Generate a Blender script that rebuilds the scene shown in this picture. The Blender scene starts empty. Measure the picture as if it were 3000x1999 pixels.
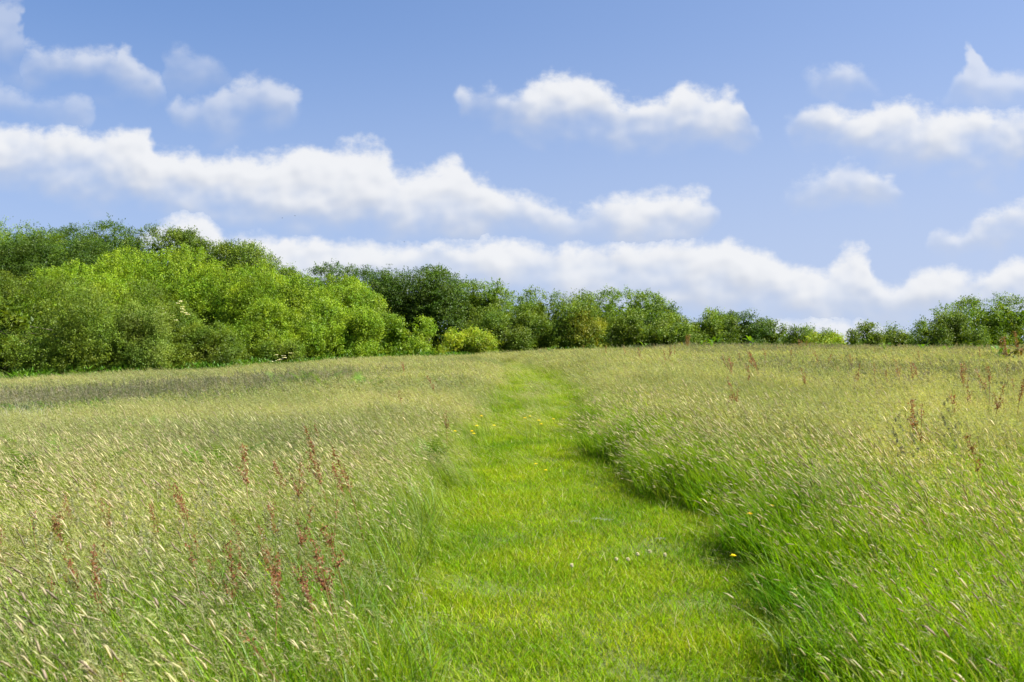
import bpy, math, random
import numpy as np
from mathutils import Vector, Matrix, Euler

scene = bpy.context.scene
C = scene.collection
PI = math.pi

# ------------------------------------------------------------------ camera
CAM_H = 1.6
PITCH = math.atan(40.0 / 2917.0)
cam_data = bpy.data.cameras.new('camera')
cam = bpy.data.objects.new('camera', cam_data)
C.objects.link(cam)
cam.location = (0, 0, CAM_H)
cam.rotation_euler = (PI / 2 + PITCH, 0, 0)
cam_data.lens = 35.0
cam_data.sensor_width = 36.0
cam_data.clip_start = 0.05
cam_data.clip_end = 8000
cam_data.dof.use_dof = True
cam_data.dof.focus_distance = 16.0
cam_data.dof.aperture_fstop = 5.6
scene.camera = cam

# ------------------------------------------------------------------ light and exposure
SUN_EL, SUN_AZ = math.radians(50), math.radians(100)     # azimuth clockwise from +Y (the view direction)
SKY_STRENGTH, SUN_STRENGTH, EXPOSURE = 0.056, 5.0, 1.53
world = bpy.data.worlds.new('World')
scene.world = world
world.use_nodes = True
sun_data = bpy.data.lights.new('sun', 'SUN')
sun_data.energy = SUN_STRENGTH
sun_data.angle = math.radians(0.53)
sun_data.color = (1.0, 0.955, 0.87)
sun = bpy.data.objects.new('sun', sun_data)
C.objects.link(sun)
sd = Vector((math.sin(SUN_AZ) * math.cos(SUN_EL), math.cos(SUN_AZ) * math.cos(SUN_EL), math.sin(SUN_EL)))
sun.rotation_euler = sd.to_track_quat('Z', 'Y').to_euler()
sun.location = (60, 10, 60)
vs = scene.view_settings
vs.view_transform = 'Standard'
vs.look = 'None'
vs.gamma = 1.0
vs.use_curve_mapping = False
vs.exposure = EXPOSURE
scene.cycles.max_bounces = 6
scene.cycles.diffuse_bounces = 3
scene.cycles.glossy_bounces = 2
scene.cycles.transmission_bounces = 4
scene.cycles.transparent_max_bounces = 4

F = 2917.0
cp, sp = math.cos(PITCH), math.sin(PITCH)

def ray(u, v):
    """direction of a photograph pixel (3000 x 1999), scaled so that its y is 1"""
    a, b = (u - 1500.0) / F, (999.5 - v) / F
    y = cp - b * sp
    return Vector((a / y, 1.0, (sp + b * cp) / y))

# ------------------------------------------------------------------ world: sky and clouds
def N(nt, kind, **kw):
    n = nt.nodes.new(kind)
    for k, val in kw.items():
        setattr(n, k, val)
    return n

# cloud bands: (column, top row, bottom row) in photograph pixels, turned into directions; cap = how thick the band gets
BANDS = [
    (1.0, [(-700,400,500),(-200,380,500),(0,365,500),(80,358,512),(230,385,540),(330,395,555),(400,378,575),(430,366,585),(462,425,600),(520,440,610),(560,438,620),(640,455,635),
           (760,465,645),(850,440,650),(920,430,652),(1000,430,650),(1090,432,645),(1140,480,650),(1200,500,660),(1260,490,672),(1330,466,675),(1390,500,672),(1450,525,665),(1500,560,665),
           (1560,575,682),(1610,588,680),(1655,594,678),(1720,588,672),(1780,580,675),(1850,570,695),(1930,560,697),(2010,550,690),(2060,562,670),(2100,600,640),(2130,650,590),(2230,720,520)]),
    (1.0, [(250,800,600),(350,725,665),(408,676,705),(450,648,730),(510,637,790),(605,650,830),(669,688,840),(733,663,850),(803,688,850),(835,720,850),(924,688,850),(1052,708,850),(1147,733,850),(1262,714,850),
           (1338,708,850),(1480,698,850),(1589,714,855),(1647,707,860),(1762,728,868),(1921,721,880),(1965,705,885),(2051,705,890),(2167,707,905),(2275,743,916),(2384,759,918),(2427,768,918),
           (2500,732,918),(2528,742,917),(2548,790,916),(2615,830,914),(2709,779,912),(2781,779,910),(2890,794,908),(3000,765,905),(3300,760,905)]),
    (0.9, [(2050,1080,880),(2150,1010,940),(2200,965,985),(2300,925,1020),(2400,912,1040),(2480,920,1040),(2560,955,1040),(2620,962,1020),(2700,952,1010),(2760,970,1005),(2800,1010,950),(2900,1080,880)]),
    (1.0, [(1250,400,180),(1350,320,255),(1387,250,322),(1480,262,318),(1553,241,335),(1618,214,353),(1705,219,385),(1762,252,398),(1827,292,405),(1871,290,412),(1979,273,400),(2015,237,392),(2059,248,390),
           (2116,273,392),(2174,302,390),(2200,355,375),(2225,415,345),(2255,425,320),(2290,380,330),(2319,338,370),(2369,311,385),(2427,324,400),(2470,340,428),(2564,309,425),(2644,295,435),(2716,324,460),
           (2759,335,458),(2875,324,462),(2926,338,462),(3000,350,430),(3300,350,440)]),
    (0.62, [(-60,260,80),(55,200,145),(83,147,190),(127,131,198),(210,134,205),(274,140,228),(338,156,252),(350,133,256),(382,153,264),(421,191,268),(459,236,256),(480,265,240),(510,300,270),(529,271,320),
           (600,288,345),(625,250,362),(700,235,345),(790,235,330),(830,240,324),(870,285,318),(905,335,285),(960,420,180),(2300,330,90),(2350,225,175),(2400,182,240),(2440,182,262),(2500,205,275),(2545,235,262),(2570,275,225),(2600,320,170),
           (2710,330,210),(2780,240,275),(2830,140,282),(2850,122,290),(2872,190,300),(2950,212,312),(3000,215,316),(3300,220,320)]),
    (0.42, [(-300,240,330),(0,245,312),(80,258,325),(160,270,345),(240,318,342),(270,370,300),(340,400,170),(420,320,120),(455,225,175),(480,165,215),(520,148,222),(600,150,228),(650,188,214),(680,240,170),(760,320,90)]),
    (0.95, [(2220,640,440),(2290,575,505),(2330,522,540),(2400,505,550),(2460,466,552),(2500,458,552),(2560,470,556),(2610,500,556),(2645,532,545),(2660,610,500),(2685,720,640),(2720,668,692),(2770,655,702),
           (2830,662,705),(2860,640,695),(2920,605,690),(3000,590,700),(3300,580,700)]),
    (0.40, [(-300,-20,200),(0,0,190),(50,10,190),(75,80,185),(105,170,110),(180,260,20)]),
]

def build_world():
    nt = world.node_tree
    nt.nodes.clear()
    world.cycles.sampling_method = 'MANUAL'
    world.cycles.sample_map_resolution = 512
    out = N(nt, 'ShaderNodeOutputWorld')
    bg = N(nt, 'ShaderNodeBackground')
    bg.inputs['Strength'].default_value = SKY_STRENGTH
    nt.links.new(bg.outputs[0], out.inputs[0])
    sky = N(nt, 'ShaderNodeTexSky', sky_type='NISHITA')
    sky.sun_disc = False
    sky.sun_elevation = SUN_EL
    sky.sun_rotation = SUN_AZ
    sky.altitude = 50
    sky.air_density = 1.0
    sky.dust_density = 1.5
    sky.ozone_density = 6.0

    def m(op, *args):
        k = N(nt, 'ShaderNodeMath', operation=op)
        for i, x in enumerate(args):
            if hasattr(x, 'links'): nt.links.new(x, k.inputs[i])
            else: k.inputs[i].default_value = x
        return k.outputs[0]
    def vm(op, *args):
        k = N(nt, 'ShaderNodeVectorMath', operation=op)
        for i, x in enumerate(args):
            if hasattr(x, 'links'): nt.links.new(x, k.inputs[i])
            else: k.inputs[i].default_value = x
        return k.outputs[0]
    def ss(x, lo, hi, a=0.0, b=1.0):
        k = N(nt, 'ShaderNodeMapRange', interpolation_type='SMOOTHSTEP')
        nt.links.new(x, k.inputs[0])
        for i, val in enumerate((lo, hi, a, b)): k.inputs[i + 1].default_value = val
        return k.outputs[0]
    def noise(vec, scale, detail, rough):
        k = N(nt, 'ShaderNodeTexNoise', noise_dimensions='2D')
        k.inputs['Scale'].default_value = scale; k.inputs['Detail'].default_value = detail; k.inputs['Roughness'].default_value = rough
        nt.links.new(vec, k.inputs['Vector'])
        return k
    tc = N(nt, 'ShaderNodeTexCoord')
    sx = N(nt, 'ShaderNodeSeparateXYZ'); nt.links.new(tc.outputs['Generated'], sx.inputs[0])
    nt.links.new(vm('NORMALIZE', vm('MULTIPLY_ADD', tc.outputs['Generated'], (1, 1, 0.86), (0, 0, 0.10))), sky.inputs['Vector'])
    ysafe = m('MAXIMUM', sx.outputs['Y'], 0.05)
    cx = N(nt, 'ShaderNodeCombineXYZ')
    nt.links.new(m('DIVIDE', sx.outputs['X'], ysafe), cx.inputs[0])
    nt.links.new(m('DIVIDE', sx.outputs['Z'], ysafe), cx.inputs[1])
    plane = cx.outputs[0]
    w0 = vm('SUBTRACT', noise(plane, 13.0, 4, 0.55).outputs['Color'], (0.5, 0.5, 0.5))
    wp = vm('MULTIPLY_ADD', w0, (0.055, 0.036, 0.0), plane)
    ws = N(nt, 'ShaderNodeSeparateXYZ'); nt.links.new(wp, ws.inputs[0])
    U, Vv = m('MULTIPLY_ADD', ws.outputs['X'], 1 / 1.3, 0.5), ws.outputs['Y']
    n2 = noise(vm('MULTIPLY', plane, (1.0, 1.4, 1.0)), 20.0, 8, 0.64).outputs['Fac']
    n2b = noise(vm('MULTIPLY', vm('ADD', plane, (0.005, 0.009, 0)), (1.0, 1.4, 1.0)), 20.0, 2, 0.5).outputs['Fac']
    n2a = noise(vm('MULTIPLY', plane, (1.0, 1.4, 1.0)), 20.0, 2, 0.5).outputs['Fac']
    rough = m('MULTIPLY_ADD', n2, 0.040, -0.020)
    soft = m('MULTIPLY_ADD', n2a, 0.044, -0.022)
    D = S = None
    for cap, pts in BANDS:
        def curve(which):
            fc = N(nt, 'ShaderNodeFloatCurve')
            fc.mapping.extend = 'HORIZONTAL'
            cu = fc.mapping.curves[0]
            P = []
            for p in pts:
                d = ray(p[0], p[which]); P.append((min(max(d.x / 1.3 + 0.5, 0), 1), d.z))
            while len(cu.points) < len(P): cu.points.new(0.5, 0.5)
            for i, (a_, b_) in enumerate(P):
                cu.points[i].location = (a_, b_); cu.points[i].handle_type = 'AUTO_CLAMPED'
            fc.mapping.use_clip = False
            fc.mapping.update()
            nt.links.new(U, fc.inputs['Value'])
            return fc.outputs[0]
        top, bot = curve(1), curve(2)
        et = m('SUBTRACT', top, Vv)
        eb = m('MULTIPLY', m('SUBTRACT', Vv, bot), 0.75)
        al = m('MULTIPLY', m('MULTIPLY', ss(m('ADD', et, rough), -0.006, 0.013), ss(m('ADD', eb, soft), -0.020, 0.030)), cap)
        s = m('DIVIDE', et, m('MAXIMUM', m('SUBTRACT', top, bot), 0.02))
        if D is None: D, S = al, s
        else:
            gt = m('GREATER_THAN', al, D)
            mx = N(nt, 'ShaderNodeMix', data_type='FLOAT')
            nt.links.new(gt, mx.inputs['Factor']); nt.links.new(S, mx.inputs['A']); nt.links.new(s, mx.inputs['B'])
            S = mx.outputs['Result']
            D = m('MAXIMUM', D, al)
    # the same kind of cloud field over the rest of the sky
    zz = m('ADD', m('MAXIMUM', sx.outputs['Z'], 0.0), 0.16)
    c2 = N(nt, 'ShaderNodeCombineXYZ')
    nt.links.new(m('DIVIDE', sx.outputs['X'], zz), c2.inputs[0])
    nt.links.new(m('DIVIDE', sx.outputs['Y'], zz), c2.inputs[1])
    rest = ss(noise(c2.outputs[0], 1.3, 6, 0.55).outputs['Fac'], 0.53, 0.72)
    front = ss(sx.outputs['Y'], 0.70, 0.80)
    dn = N(nt, 'ShaderNodeMix', data_type='FLOAT')
    nt.links.new(front, dn.inputs['Factor']); nt.links.new(rest, dn.inputs['A']); nt.links.new(D, dn.inputs['B'])
    alpha = m('MULTIPLY', dn.outputs['Result'], 0.96)
    billow = m('MULTIPLY', m('SUBTRACT', n2a, n2b), 1.3)
    lit = ss(m('SUBTRACT', billow, m('MULTIPLY_ADD', S, 1.15, -0.75)), -0.60, 0.55)
    lit2 = N(nt, 'ShaderNodeMix', data_type='FLOAT'); lit2.inputs['A'].default_value = 0.7
    nt.links.new(front, lit2.inputs['Factor']); nt.links.new(lit, lit2.inputs['B'])
    cc = N(nt, 'ShaderNodeMix', data_type='RGBA')
    nt.links.new(lit2.outputs['Result'], cc.inputs['Factor'])
    K = 1.0 / SKY_STRENGTH / (2 ** EXPOSURE)
    cc.inputs['A'].default_value = (0.62 * K, 0.66 * K, 0.75 * K, 1)
    cc.inputs['B'].default_value = (0.90 * K, 0.91 * K, 0.935 * K, 1)
    fin = N(nt, 'ShaderNodeMix', data_type='RGBA')
    veil = N(nt, 'ShaderNodeMix', data_type='RGBA')
    veil.inputs['B'].default_value = (0.56 * K, 0.63 * K, 0.82 * K, 1)
    nt.links.new(m('ADD', ss(sx.outputs['Z'], 0.03, 0.36, 0.58, 0.04), ss(sx.outputs['X'], -0.45, 0.6, 0.0, 0.22)), veil.inputs['Factor'])
    above = ss(sx.outputs['Z'], -0.01, 0.03)
    nt.links.new(m('MULTIPLY', alpha, above), fin.inputs['Factor'])
    tint = N(nt, 'ShaderNodeMix', data_type='RGBA', blend_type='MULTIPLY'); tint.inputs['Factor'].default_value = 1.0
    tint.inputs['B'].default_value = SKY_TINT
    nt.links.new(sky.outputs[0], tint.inputs['A'])
    nt.links.new(tint.outputs['Result'], veil.inputs['A'])
    nt.links.new(veil.outputs['Result'], fin.inputs['A'])
    nt.links.new(cc.outputs['Result'], fin.inputs['B'])
    nt.links.new(fin.outputs['Result'], bg.inputs['Color'])

SKY_TINT = (0.94, 1.02, 1.14, 1)
build_world()

# ------------------------------------------------------------------ terrain
B_X = [-80, -26, -15, -8.6, -1, 4, 9, 16, 26, 80]
B_Z = [0.1, 0.2, 0.55, 0.85, 1.10, 1.30, 1.46, 1.43, 1.32, 1.2]

def terrain(x, y):
    x, y = np.asarray(x, float), np.asarray(y, float)
    t = np.clip((y - 3) / 47, 0, 1)
    b = np.clip(x / np.maximum(y, 10) * 50, -80, 80)
    z = np.interp(b, B_X, B_Z) * np.sin(t * PI / 2)
    fall = np.clip((y - 66) / 110, 0, 1)
    z = z - 6.0 * fall * fall * (3 - 2 * fall)
    z = z + 0.02 * np.sin(x * 1.7 + 0.6 * y) * np.sin(y * 1.1 - 0.4 * x) + 0.035 * np.sin(x * 0.5 + 1) * np.sin(y * 0.43)
    return z

def ground_hit(u, v, h=0.0, ymax=70):
    d = ray(u, v)
    ys = np.linspace(1.5, ymax, 3000)
    zr = CAM_H + d.z * ys
    below = zr <= terrain(d.x * ys, ys) + h
    i = int(np.argmax(below)) if below.any() else len(ys) - 1
    y = float(ys[i])
    return d.x * y, y

def gz(x, y):
    return float(terrain(x, y))

# path edges, photograph pixels: row, left, right
PATH_PX = [(1999,1130,2440),(1850,1145,2400),(1700,1180,2340),(1600,1205,2230),(1500,1262,2075),(1440,1300,1930),(1380,1335,1850),(1320,1375,1780),
           (1270,1405,1735),(1220,1440,1722),(1180,1465,1705),(1150,1485,1688),(1120,1500,1650),(1100,1505,1600),(1085,1490,1550),(1072,1470,1510)]
_py, _pl, _pr = [], [], []
for v, l, r in PATH_PX:
    _, y = ground_hit((l + r) / 2, v, 0.03)
    _py.append(y); _pl.append(ray(l, v).x * y); _pr.append(ray(r, v).x * y)
_py = np.array(_py); _pl = np.array(_pl); _pr = np.array(_pr)
PATH_END = _py[-1]

def path_edges(y):
    y = np.asarray(y, float)
    wob = 0.10 * np.sin(y * 1.9) + 0.07 * np.sin(y * 4.3 + 1)
    l = np.interp(y, _py, _pl) + wob
    r = np.interp(y, _py, _pr) + 0.10 * np.sin(y * 2.3 + 2) + 0.08 * np.sin(y * 5.1)
    return l, r

_flat = terrain
def terrain(x, y):
    x, y = np.asarray(x, float), np.asarray(y, float)
    l, r = path_edges(y)
    k = np.clip((x - r + 0.05) / 0.55, 0, 1) * np.clip((24 - y) / 8, 0, 1) * np.clip((y - 1) / 2, 0, 1)
    k2 = np.clip((l - x) / 1.2, 0, 1) * np.clip((20 - y) / 8, 0, 1) * np.clip((y - 1) / 2, 0, 1)
    return _flat(x, y) + 0.11 * k * k * (3 - 2 * k) + 0.05 * k2

# ------------------------------------------------------------------ materials
def mat_plant(name, attr='Col', translucency=0.42, rough=0.5, spec=0.25, var=0.22, scale=0.7):
    m = bpy.data.materials.new(name); m.use_nodes = True
    nt = m.node_tree; nt.nodes.clear()
    out = N(nt, 'ShaderNodeOutputMaterial')
    at = N(nt, 'ShaderNodeAttribute'); at.attribute_name = attr
    geo = N(nt, 'ShaderNodeNewGeometry')
    nz = N(nt, 'ShaderNodeTexNoise'); nz.inputs['Scale'].default_value = scale; nz.inputs['Detail'].default_value = 3
    nt.links.new(geo.outputs['Position'], nz.inputs['Vector'])
    hs = N(nt, 'ShaderNodeHueSaturation')
    mr = N(nt, 'ShaderNodeMapRange'); mr.inputs[1].default_value = 0.3; mr.inputs[2].default_value = 0.7
    mr.inputs[3].default_value = 1 - var; mr.inputs[4].default_value = 1 + var * 0.9
    nt.links.new(nz.outputs['Fac'], mr.inputs[0]); nt.links.new(mr.outputs[0], hs.inputs['Value'])
    mh = N(nt, 'ShaderNodeMapRange'); mh.inputs[1].default_value = 0.3; mh.inputs[2].default_value = 0.7
    mh.inputs[3].default_value = 0.522; mh.inputs[4].default_value = 0.482
    nt.links.new(nz.outputs['Fac'], mh.inputs[0]); nt.links.new(mh.outputs[0], hs.inputs['Hue'])
    nt.links.new(at.outputs['Color'], hs.inputs['Color'])
    pr = N(nt, 'ShaderNodeBsdfPrincipled')
    pr.inputs['Roughness'].default_value = rough
    pr.inputs['Specular IOR Level'].default_value = spec
    nt.links.new(hs.outputs[0], pr.inputs['Base Color'])
    tr = N(nt, 'ShaderNodeBsdfTranslucent')
    mu = N(nt, 'ShaderNodeMix', data_type='RGBA', blend_type='MULTIPLY'); mu.inputs['Factor'].default_value = 1
    mu.inputs['B'].default_value = (1.3, 1.25, 0.45, 1)
    nt.links.new(hs.outputs[0], mu.inputs['A']); nt.links.new(mu.outputs['Result'], tr.inputs['Color'])
    mx = N(nt, 'ShaderNodeMixShader'); mx.inputs[0].default_value = translucency
    nt.links.new(pr.outputs[0], mx.inputs[1]); nt.links.new(tr.outputs[0], mx.inputs[2])
    nt.links.new(mx.outputs[0], out.inputs[0])
    return m

def mat_plain(name, col, rough=0.8, col2=None, scale=6.0, bump=0.0):
    m = bpy.data.materials.new(name); m.use_nodes = True
    nt = m.node_tree; pr = nt.nodes['Principled BSDF']
    pr.inputs['Roughness'].default_value = rough
    pr.inputs['Specular IOR Level'].default_value = 0.2
    geo = N(nt, 'ShaderNodeNewGeometry')
    nz = N(nt, 'ShaderNodeTexNoise'); nz.inputs['Scale'].default_value = scale; nz.inputs['Detail'].default_value = 8
    nt.links.new(geo.outputs['Position'], nz.inputs['Vector'])
    mx = N(nt, 'ShaderNodeMix', data_type='RGBA')
    mx.inputs['A'].default_value = (*col, 1); mx.inputs['B'].default_value = (*(col2 or [c * 0.6 for c in col]), 1)
    mr = N(nt, 'ShaderNodeMapRange'); mr.inputs[1].default_value = 0.35; mr.inputs[2].default_value = 0.65
    nt.links.new(nz.outputs['Fac'], mr.inputs[0]); nt.links.new(mr.outputs[0], mx.inputs['Factor'])
    nt.links.new(mx.outputs['Result'], pr.inputs['Base Color'])
    if bump:
        bp = N(nt, 'ShaderNodeBump'); bp.inputs['Strength'].default_value = bump
        nt.links.new(nz.outputs['Fac'], bp.inputs['Height']); nt.links.new(bp.outputs[0], pr.inputs['Normal'])
    return m

M_GRASS = mat_plant('grass_blades', translucency=0.45, var=0.24, scale=0.4, spec=0.18)
M_TURF = mat_plant('turf_blades', translucency=0.42, var=0.2, scale=1.1, spec=0.05)
M_LEAF = mat_plant('tree_leaves', translucency=0.36, rough=0.5, spec=0.2, var=0.12, scale=0.9)
M_HERB = mat_plant('herb_leaves', translucency=0.4, rough=0.5, spec=0.3, var=0.08, scale=2)
M_BARK = mat_plain('bark', (0.11, 0.09, 0.065), 0.9, (0.05, 0.045, 0.035), 9, 0.5)
M_GROUND = mat_plain('meadow_ground', (0.10, 0.135, 0.03), 0.95, (0.07, 0.085, 0.025), 2.2, 0.4)
M_BIRD = mat_plain('feathers', (0.04, 0.04, 0.045), 0.7)

# ------------------------------------------------------------------ mesh helpers
def mesh_np(name, V, faces, mat, col=None):
    """faces: list of (array of k-gon vertex indices); col: per-vertex rgb"""
    me = bpy.data.meshes.new(name)
    V = np.asarray(V, np.float32)
    me.vertices.add(len(V)); me.vertices.foreach_set('co', V.ravel())
    lo = np.concatenate([f.ravel() for f in faces]).astype(np.int32)
    tot = np.concatenate([np.full(len(f), f.shape[1], np.int32) for f in faces])
    start = np.concatenate([[0], np.cumsum(tot)[:-1]]).astype(np.int32)
    me.loops.add(len(lo)); me.loops.foreach_set('vertex_index', lo)
    me.polygons.add(len(tot)); me.polygons.foreach_set('loop_start', start)
    me.update(calc_edges=True)
    if col is not None:
        a = me.attributes.new('Col', 'FLOAT_COLOR', 'POINT')
        c = np.ones((len(V), 4), np.float32); c[:, :3] = col
        a.data.foreach_set('color', c.ravel())
    me.materials.append(mat)
    return me

class Geo:
    """collects numpy chunks of vertices, quads, triangles and colours"""
    def __init__(s): s.v, s.c, s.q, s.t, s.n = [], [], [], [], 0
    def add(s, v, col, quads=None, tris=None):
        v = np.asarray(v, float).reshape(-1, 3)
        s.v.append(v); s.c.append(np.broadcast_to(np.asarray(col, float), (len(v), 3)))
        if quads is not None and len(quads): s.q.append(np.asarray(quads, int).reshape(-1, 4) + s.n)
        if tris is not None and len(tris): s.t.append(np.asarray(tris, int).reshape(-1, 3) + s.n)
        s.n += len(v)
    def mesh(s, name, mat):
        f = []
        if s.q: f.append(np.concatenate(s.q))
        if s.t: f.append(np.concatenate(s.t))
        return mesh_np(name, np.concatenate(s.v), f, mat, np.concatenate(s.c))

def link(name, me, parent=None, loc=None):
    o = bpy.data.objects.new(name, me); C.objects.link(o)
    if parent: o.parent = parent
    if loc is not None: o.location = loc
    return o

def thing(name, label, cat, loc, group=None, rotz=0.0, scale=1.0):
    o = bpy.data.objects.new(name, None); C.objects.link(o)
    o.empty_display_size = 0.2
    o.location = loc; o.rotation_euler = (0, 0, rotz); o.scale = (scale,) * 3
    o['label'] = label; o['category'] = cat
    if group: o['group'] = group
    return o

def unit(a):
    return a / np.maximum(np.linalg.norm(a, axis=-1, keepdims=True), 1e-9)

def tube(pts, rad, sides=6):
    """vertices and quads of a tapered tube"""
    pts = np.asarray(pts, float); n = len(pts)
    tan = np.gradient(pts, axis=0); tan = unit(tan)
    ref = np.array([0.31, 0.95, 0.02])
    a = unit(np.cross(tan, ref)); b = np.cross(tan, a)
    ang = np.linspace(0, 2 * PI, sides, endpoint=False)
    V = pts[:, None, :] + np.asarray(rad, float)[:, None, None] * (np.cos(ang)[None, :, None] * a[:, None, :] + np.sin(ang)[None, :, None] * b[:, None, :])
    q = []
    for i in range(n - 1):
        for j in range(sides):
            k = (j + 1) % sides
            q.append((i * sides + j, i * sides + k, (i + 1) * sides + k, (i + 1) * sides + j))
    return V.reshape(-1, 3), np.array(q)

# ------------------------------------------------------------------ grass pieces
WIND = np.array([-0.96, -0.20, 0.0])

def strips(g, rng, base, height, width, lean, bend, colA, colB, segs=4, spread=0.35, tip=0.15):
    """vectorised grass blades: base (n,3), height (n,), lean = start tilt, bend = how far the tip is blown down-wind"""
    n = len(base)
    ang = rng.uniform(0, 2 * PI, n)
    out = np.stack([np.cos(ang), np.sin(ang), np.zeros(n)], 1)
    h = unit(out * spread + WIND * 1.0) * 1.0
    tilt = lean * (0.4 + rng.random(n))
    bnd = bend * (0.45 + 1.1 * rng.random(n))
    side_a = rng.uniform(0, PI, n)
    side = np.stack([np.cos(side_a), np.sin(side_a), np.zeros(n)], 1)
    ts = np.linspace(0, 1, segs + 1)
    pos = base.copy(); P = [pos.copy()]
    step = height / segs
    for i in range(segs):
        th = tilt * (0.6) + bnd * ((i + 0.5) / segs) ** 1.6
        th = np.minimum(th, 2.0)
        d = h * np.sin(th)[:, None] + out * (np.sin(tilt * 0.5) * 0.5)[:, None] + np.array([0, 0, 1.0]) * np.cos(th)[:, None]
        pos = pos + unit(d) * step[:, None]
        P.append(pos.copy())
    P = np.stack(P, 1)
    wf = 1 - (1 - tip) * ts ** 1.8
    W = (width[:, None] * wf[None, :])[..., None] * side[:, None, :] * 0.5
    V = np.stack([P - W, P + W], 2).reshape(n, -1, 3)
    k = 2 * (segs + 1)
    q = []
    for i in range(segs):
        q.append((2 * i, 2 * i + 1, 2 * i + 3, 2 * i + 2))
    Q = (np.arange(n)[:, None, None] * k + np.array(q)[None]).reshape(-1, 4)
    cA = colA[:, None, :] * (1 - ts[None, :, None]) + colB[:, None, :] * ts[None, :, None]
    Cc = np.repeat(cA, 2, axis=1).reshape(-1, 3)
    g.add(V.reshape(-1, 3), Cc, quads=Q)
    end_dir = unit(P[:, -1] - P[:, -2])
    return P, end_dir

def pick(rng, n, cols, jit=0.18):
    cols = np.array(cols, float)
    c = cols[rng.integers(0, len(cols), n)]
    return c * (1 + jit * rng.standard_normal((n, 1))).clip(0.5, 1.7)

def disc(rng, n, r):
    a = rng.uniform(0, 2 * PI, n); d = r * np.sqrt(rng.random(n))
    return np.stack([d * np.cos(a), d * np.sin(a), np.full(n, -0.01)], 1)

def panicles(g, rng, P, col, k=12, length=0.14, br=0.03, w=0.0022):
    """airy seed heads: k little branchlets round the top of each stem"""
    n = len(P)
    top = P[:, -1]; dirn = unit(P[:, -1] - P[:, -2])
    t = rng.random((n, k)); t = t ** 0.8
    base = top[:, None, :] - dirn[:, None, :] * (length * (t - 0.15))[..., None]
    rd = rng.standard_normal((n, k, 3)); rd = unit(rd + dirn[:, None, :] * 1.2 + WIND * 0.6)
    L = br * (0.4 + 0.9 * rng.random((n, k))) * (0.5 + t)
    tipp = base + rd * L[..., None]
    sd_ = unit(np.cross(rd, rng.standard_normal((n, k, 3)))) * w
    mid = base + rd * (L * 0.6)[..., None]
    V = np.stack([base, mid - sd_, tipp, mid + sd_], 2).reshape(-1, 3)
    Q = np.arange(n * k * 4).reshape(-1, 4)
    cc = np.repeat(np.repeat(col, k, 0) * (1 + 0.15 * rng.standard_normal((n * k, 1))), 4, 0)
    g.add(V, np.clip(cc, 0.01, 0.9), quads=Q)

def spindles(g, rng, P, col, length, rad):
    """soft cylindrical seed heads along the top of each stem"""
    n = len(P)
    top = P[:, -1]; d0 = unit(P[:, -1] - P[:, -2]); d1 = unit(d0 + WIND * 0.35 - np.array([0, 0, 0.25]))
    L = length * (0.45 + 0.9 * rng.random(n)); R = rad * (0.55 + 0.7 * rng.random(n))
    p0 = top - d0 * (L * 0.25)[:, None]; p1 = top + d0 * (L * 0.15)[:, None]; p2 = p1 + d0 * (L * 0.35)[:, None]; p3 = p2 + d1 * (L * 0.35)[:, None]
    a = unit(np.cross(d0, rng.standard_normal((n, 3)))); b = np.cross(d0, a)
    rings = []
    for ang in (0, 2 * PI / 3, 4 * PI / 3):
        o = a * math.cos(ang) + b * math.sin(ang)
        rings.append((p1 + o * R[:, None], p2 + o * (R * 0.85)[:, None]))
    V = np.stack([p0, rings[0][0], rings[1][0], rings[2][0], rings[0][1], rings[1][1], rings[2][1], p3], 1)
    tris = [(0, 1, 2), (0, 2, 3), (0, 3, 1), (4, 7, 5), (5, 7, 6), (6, 7, 4)]
    quads = [(1, 4, 5, 2), (2, 5, 6, 3), (3, 6, 4, 1)]
    o = np.arange(n)[:, None, None] * 8
    g.add(V.reshape(-1, 3), np.repeat(col, 8, 0), quads=(o + np.array(quads)[None]).reshape(-1, 4), tris=(o + np.array(tris)[None]).reshape(-1, 3))

TURF = [(0.17,0.295,0.004),(0.20,0.31,0.005),(0.14,0.275,0.004),(0.225,0.30,0.008),(0.25,0.275,0.04)]
MEAD = [(0.15,0.245,0.010),(0.175,0.26,0.013),(0.125,0.225,0.009),(0.20,0.255,0.025)]
STEM = [(0.19,0.24,0.045),(0.225,0.26,0.06),(0.17,0.225,0.035)]
PANI = [(0.26,0.285,0.105),(0.235,0.275,0.09),(0.26,0.28,0.115),(0.275,0.24,0.14),(0.32,0.325,0.16)]
FOG = [(0.40,0.39,0.19),(0.33,0.345,0.15),(0.47,0.435,0.26),(0.35,0.30,0.19)]
DARK = [(0.15,0.15,0.095),(0.18,0.17,0.11),(0.135,0.155,0.07),(0.20,0.175,0.13)]
LUSH = [(0.12,0.27,0.003),(0.16,0.315,0.004),(0.095,0.225,0.003),(0.19,0.31,0.006)]
BLUE = [(0.105,0.185,0.026),(0.125,0.205,0.030),(0.095,0.175,0.018),(0.15,0.21,0.03)]

def new_collection(name): return bpy.data.collections.new(name)

def patches(kind, count, seed, fn, mat):
    coll = new_collection(kind + '_pieces')
    for i in range(count):
        g = Geo(); fn(g, np.random.default_rng(seed + i))
        o = bpy.data.objects.new('%s_piece' % kind, g.mesh(kind, mat)); coll.objects.link(o)
    return coll

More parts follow.
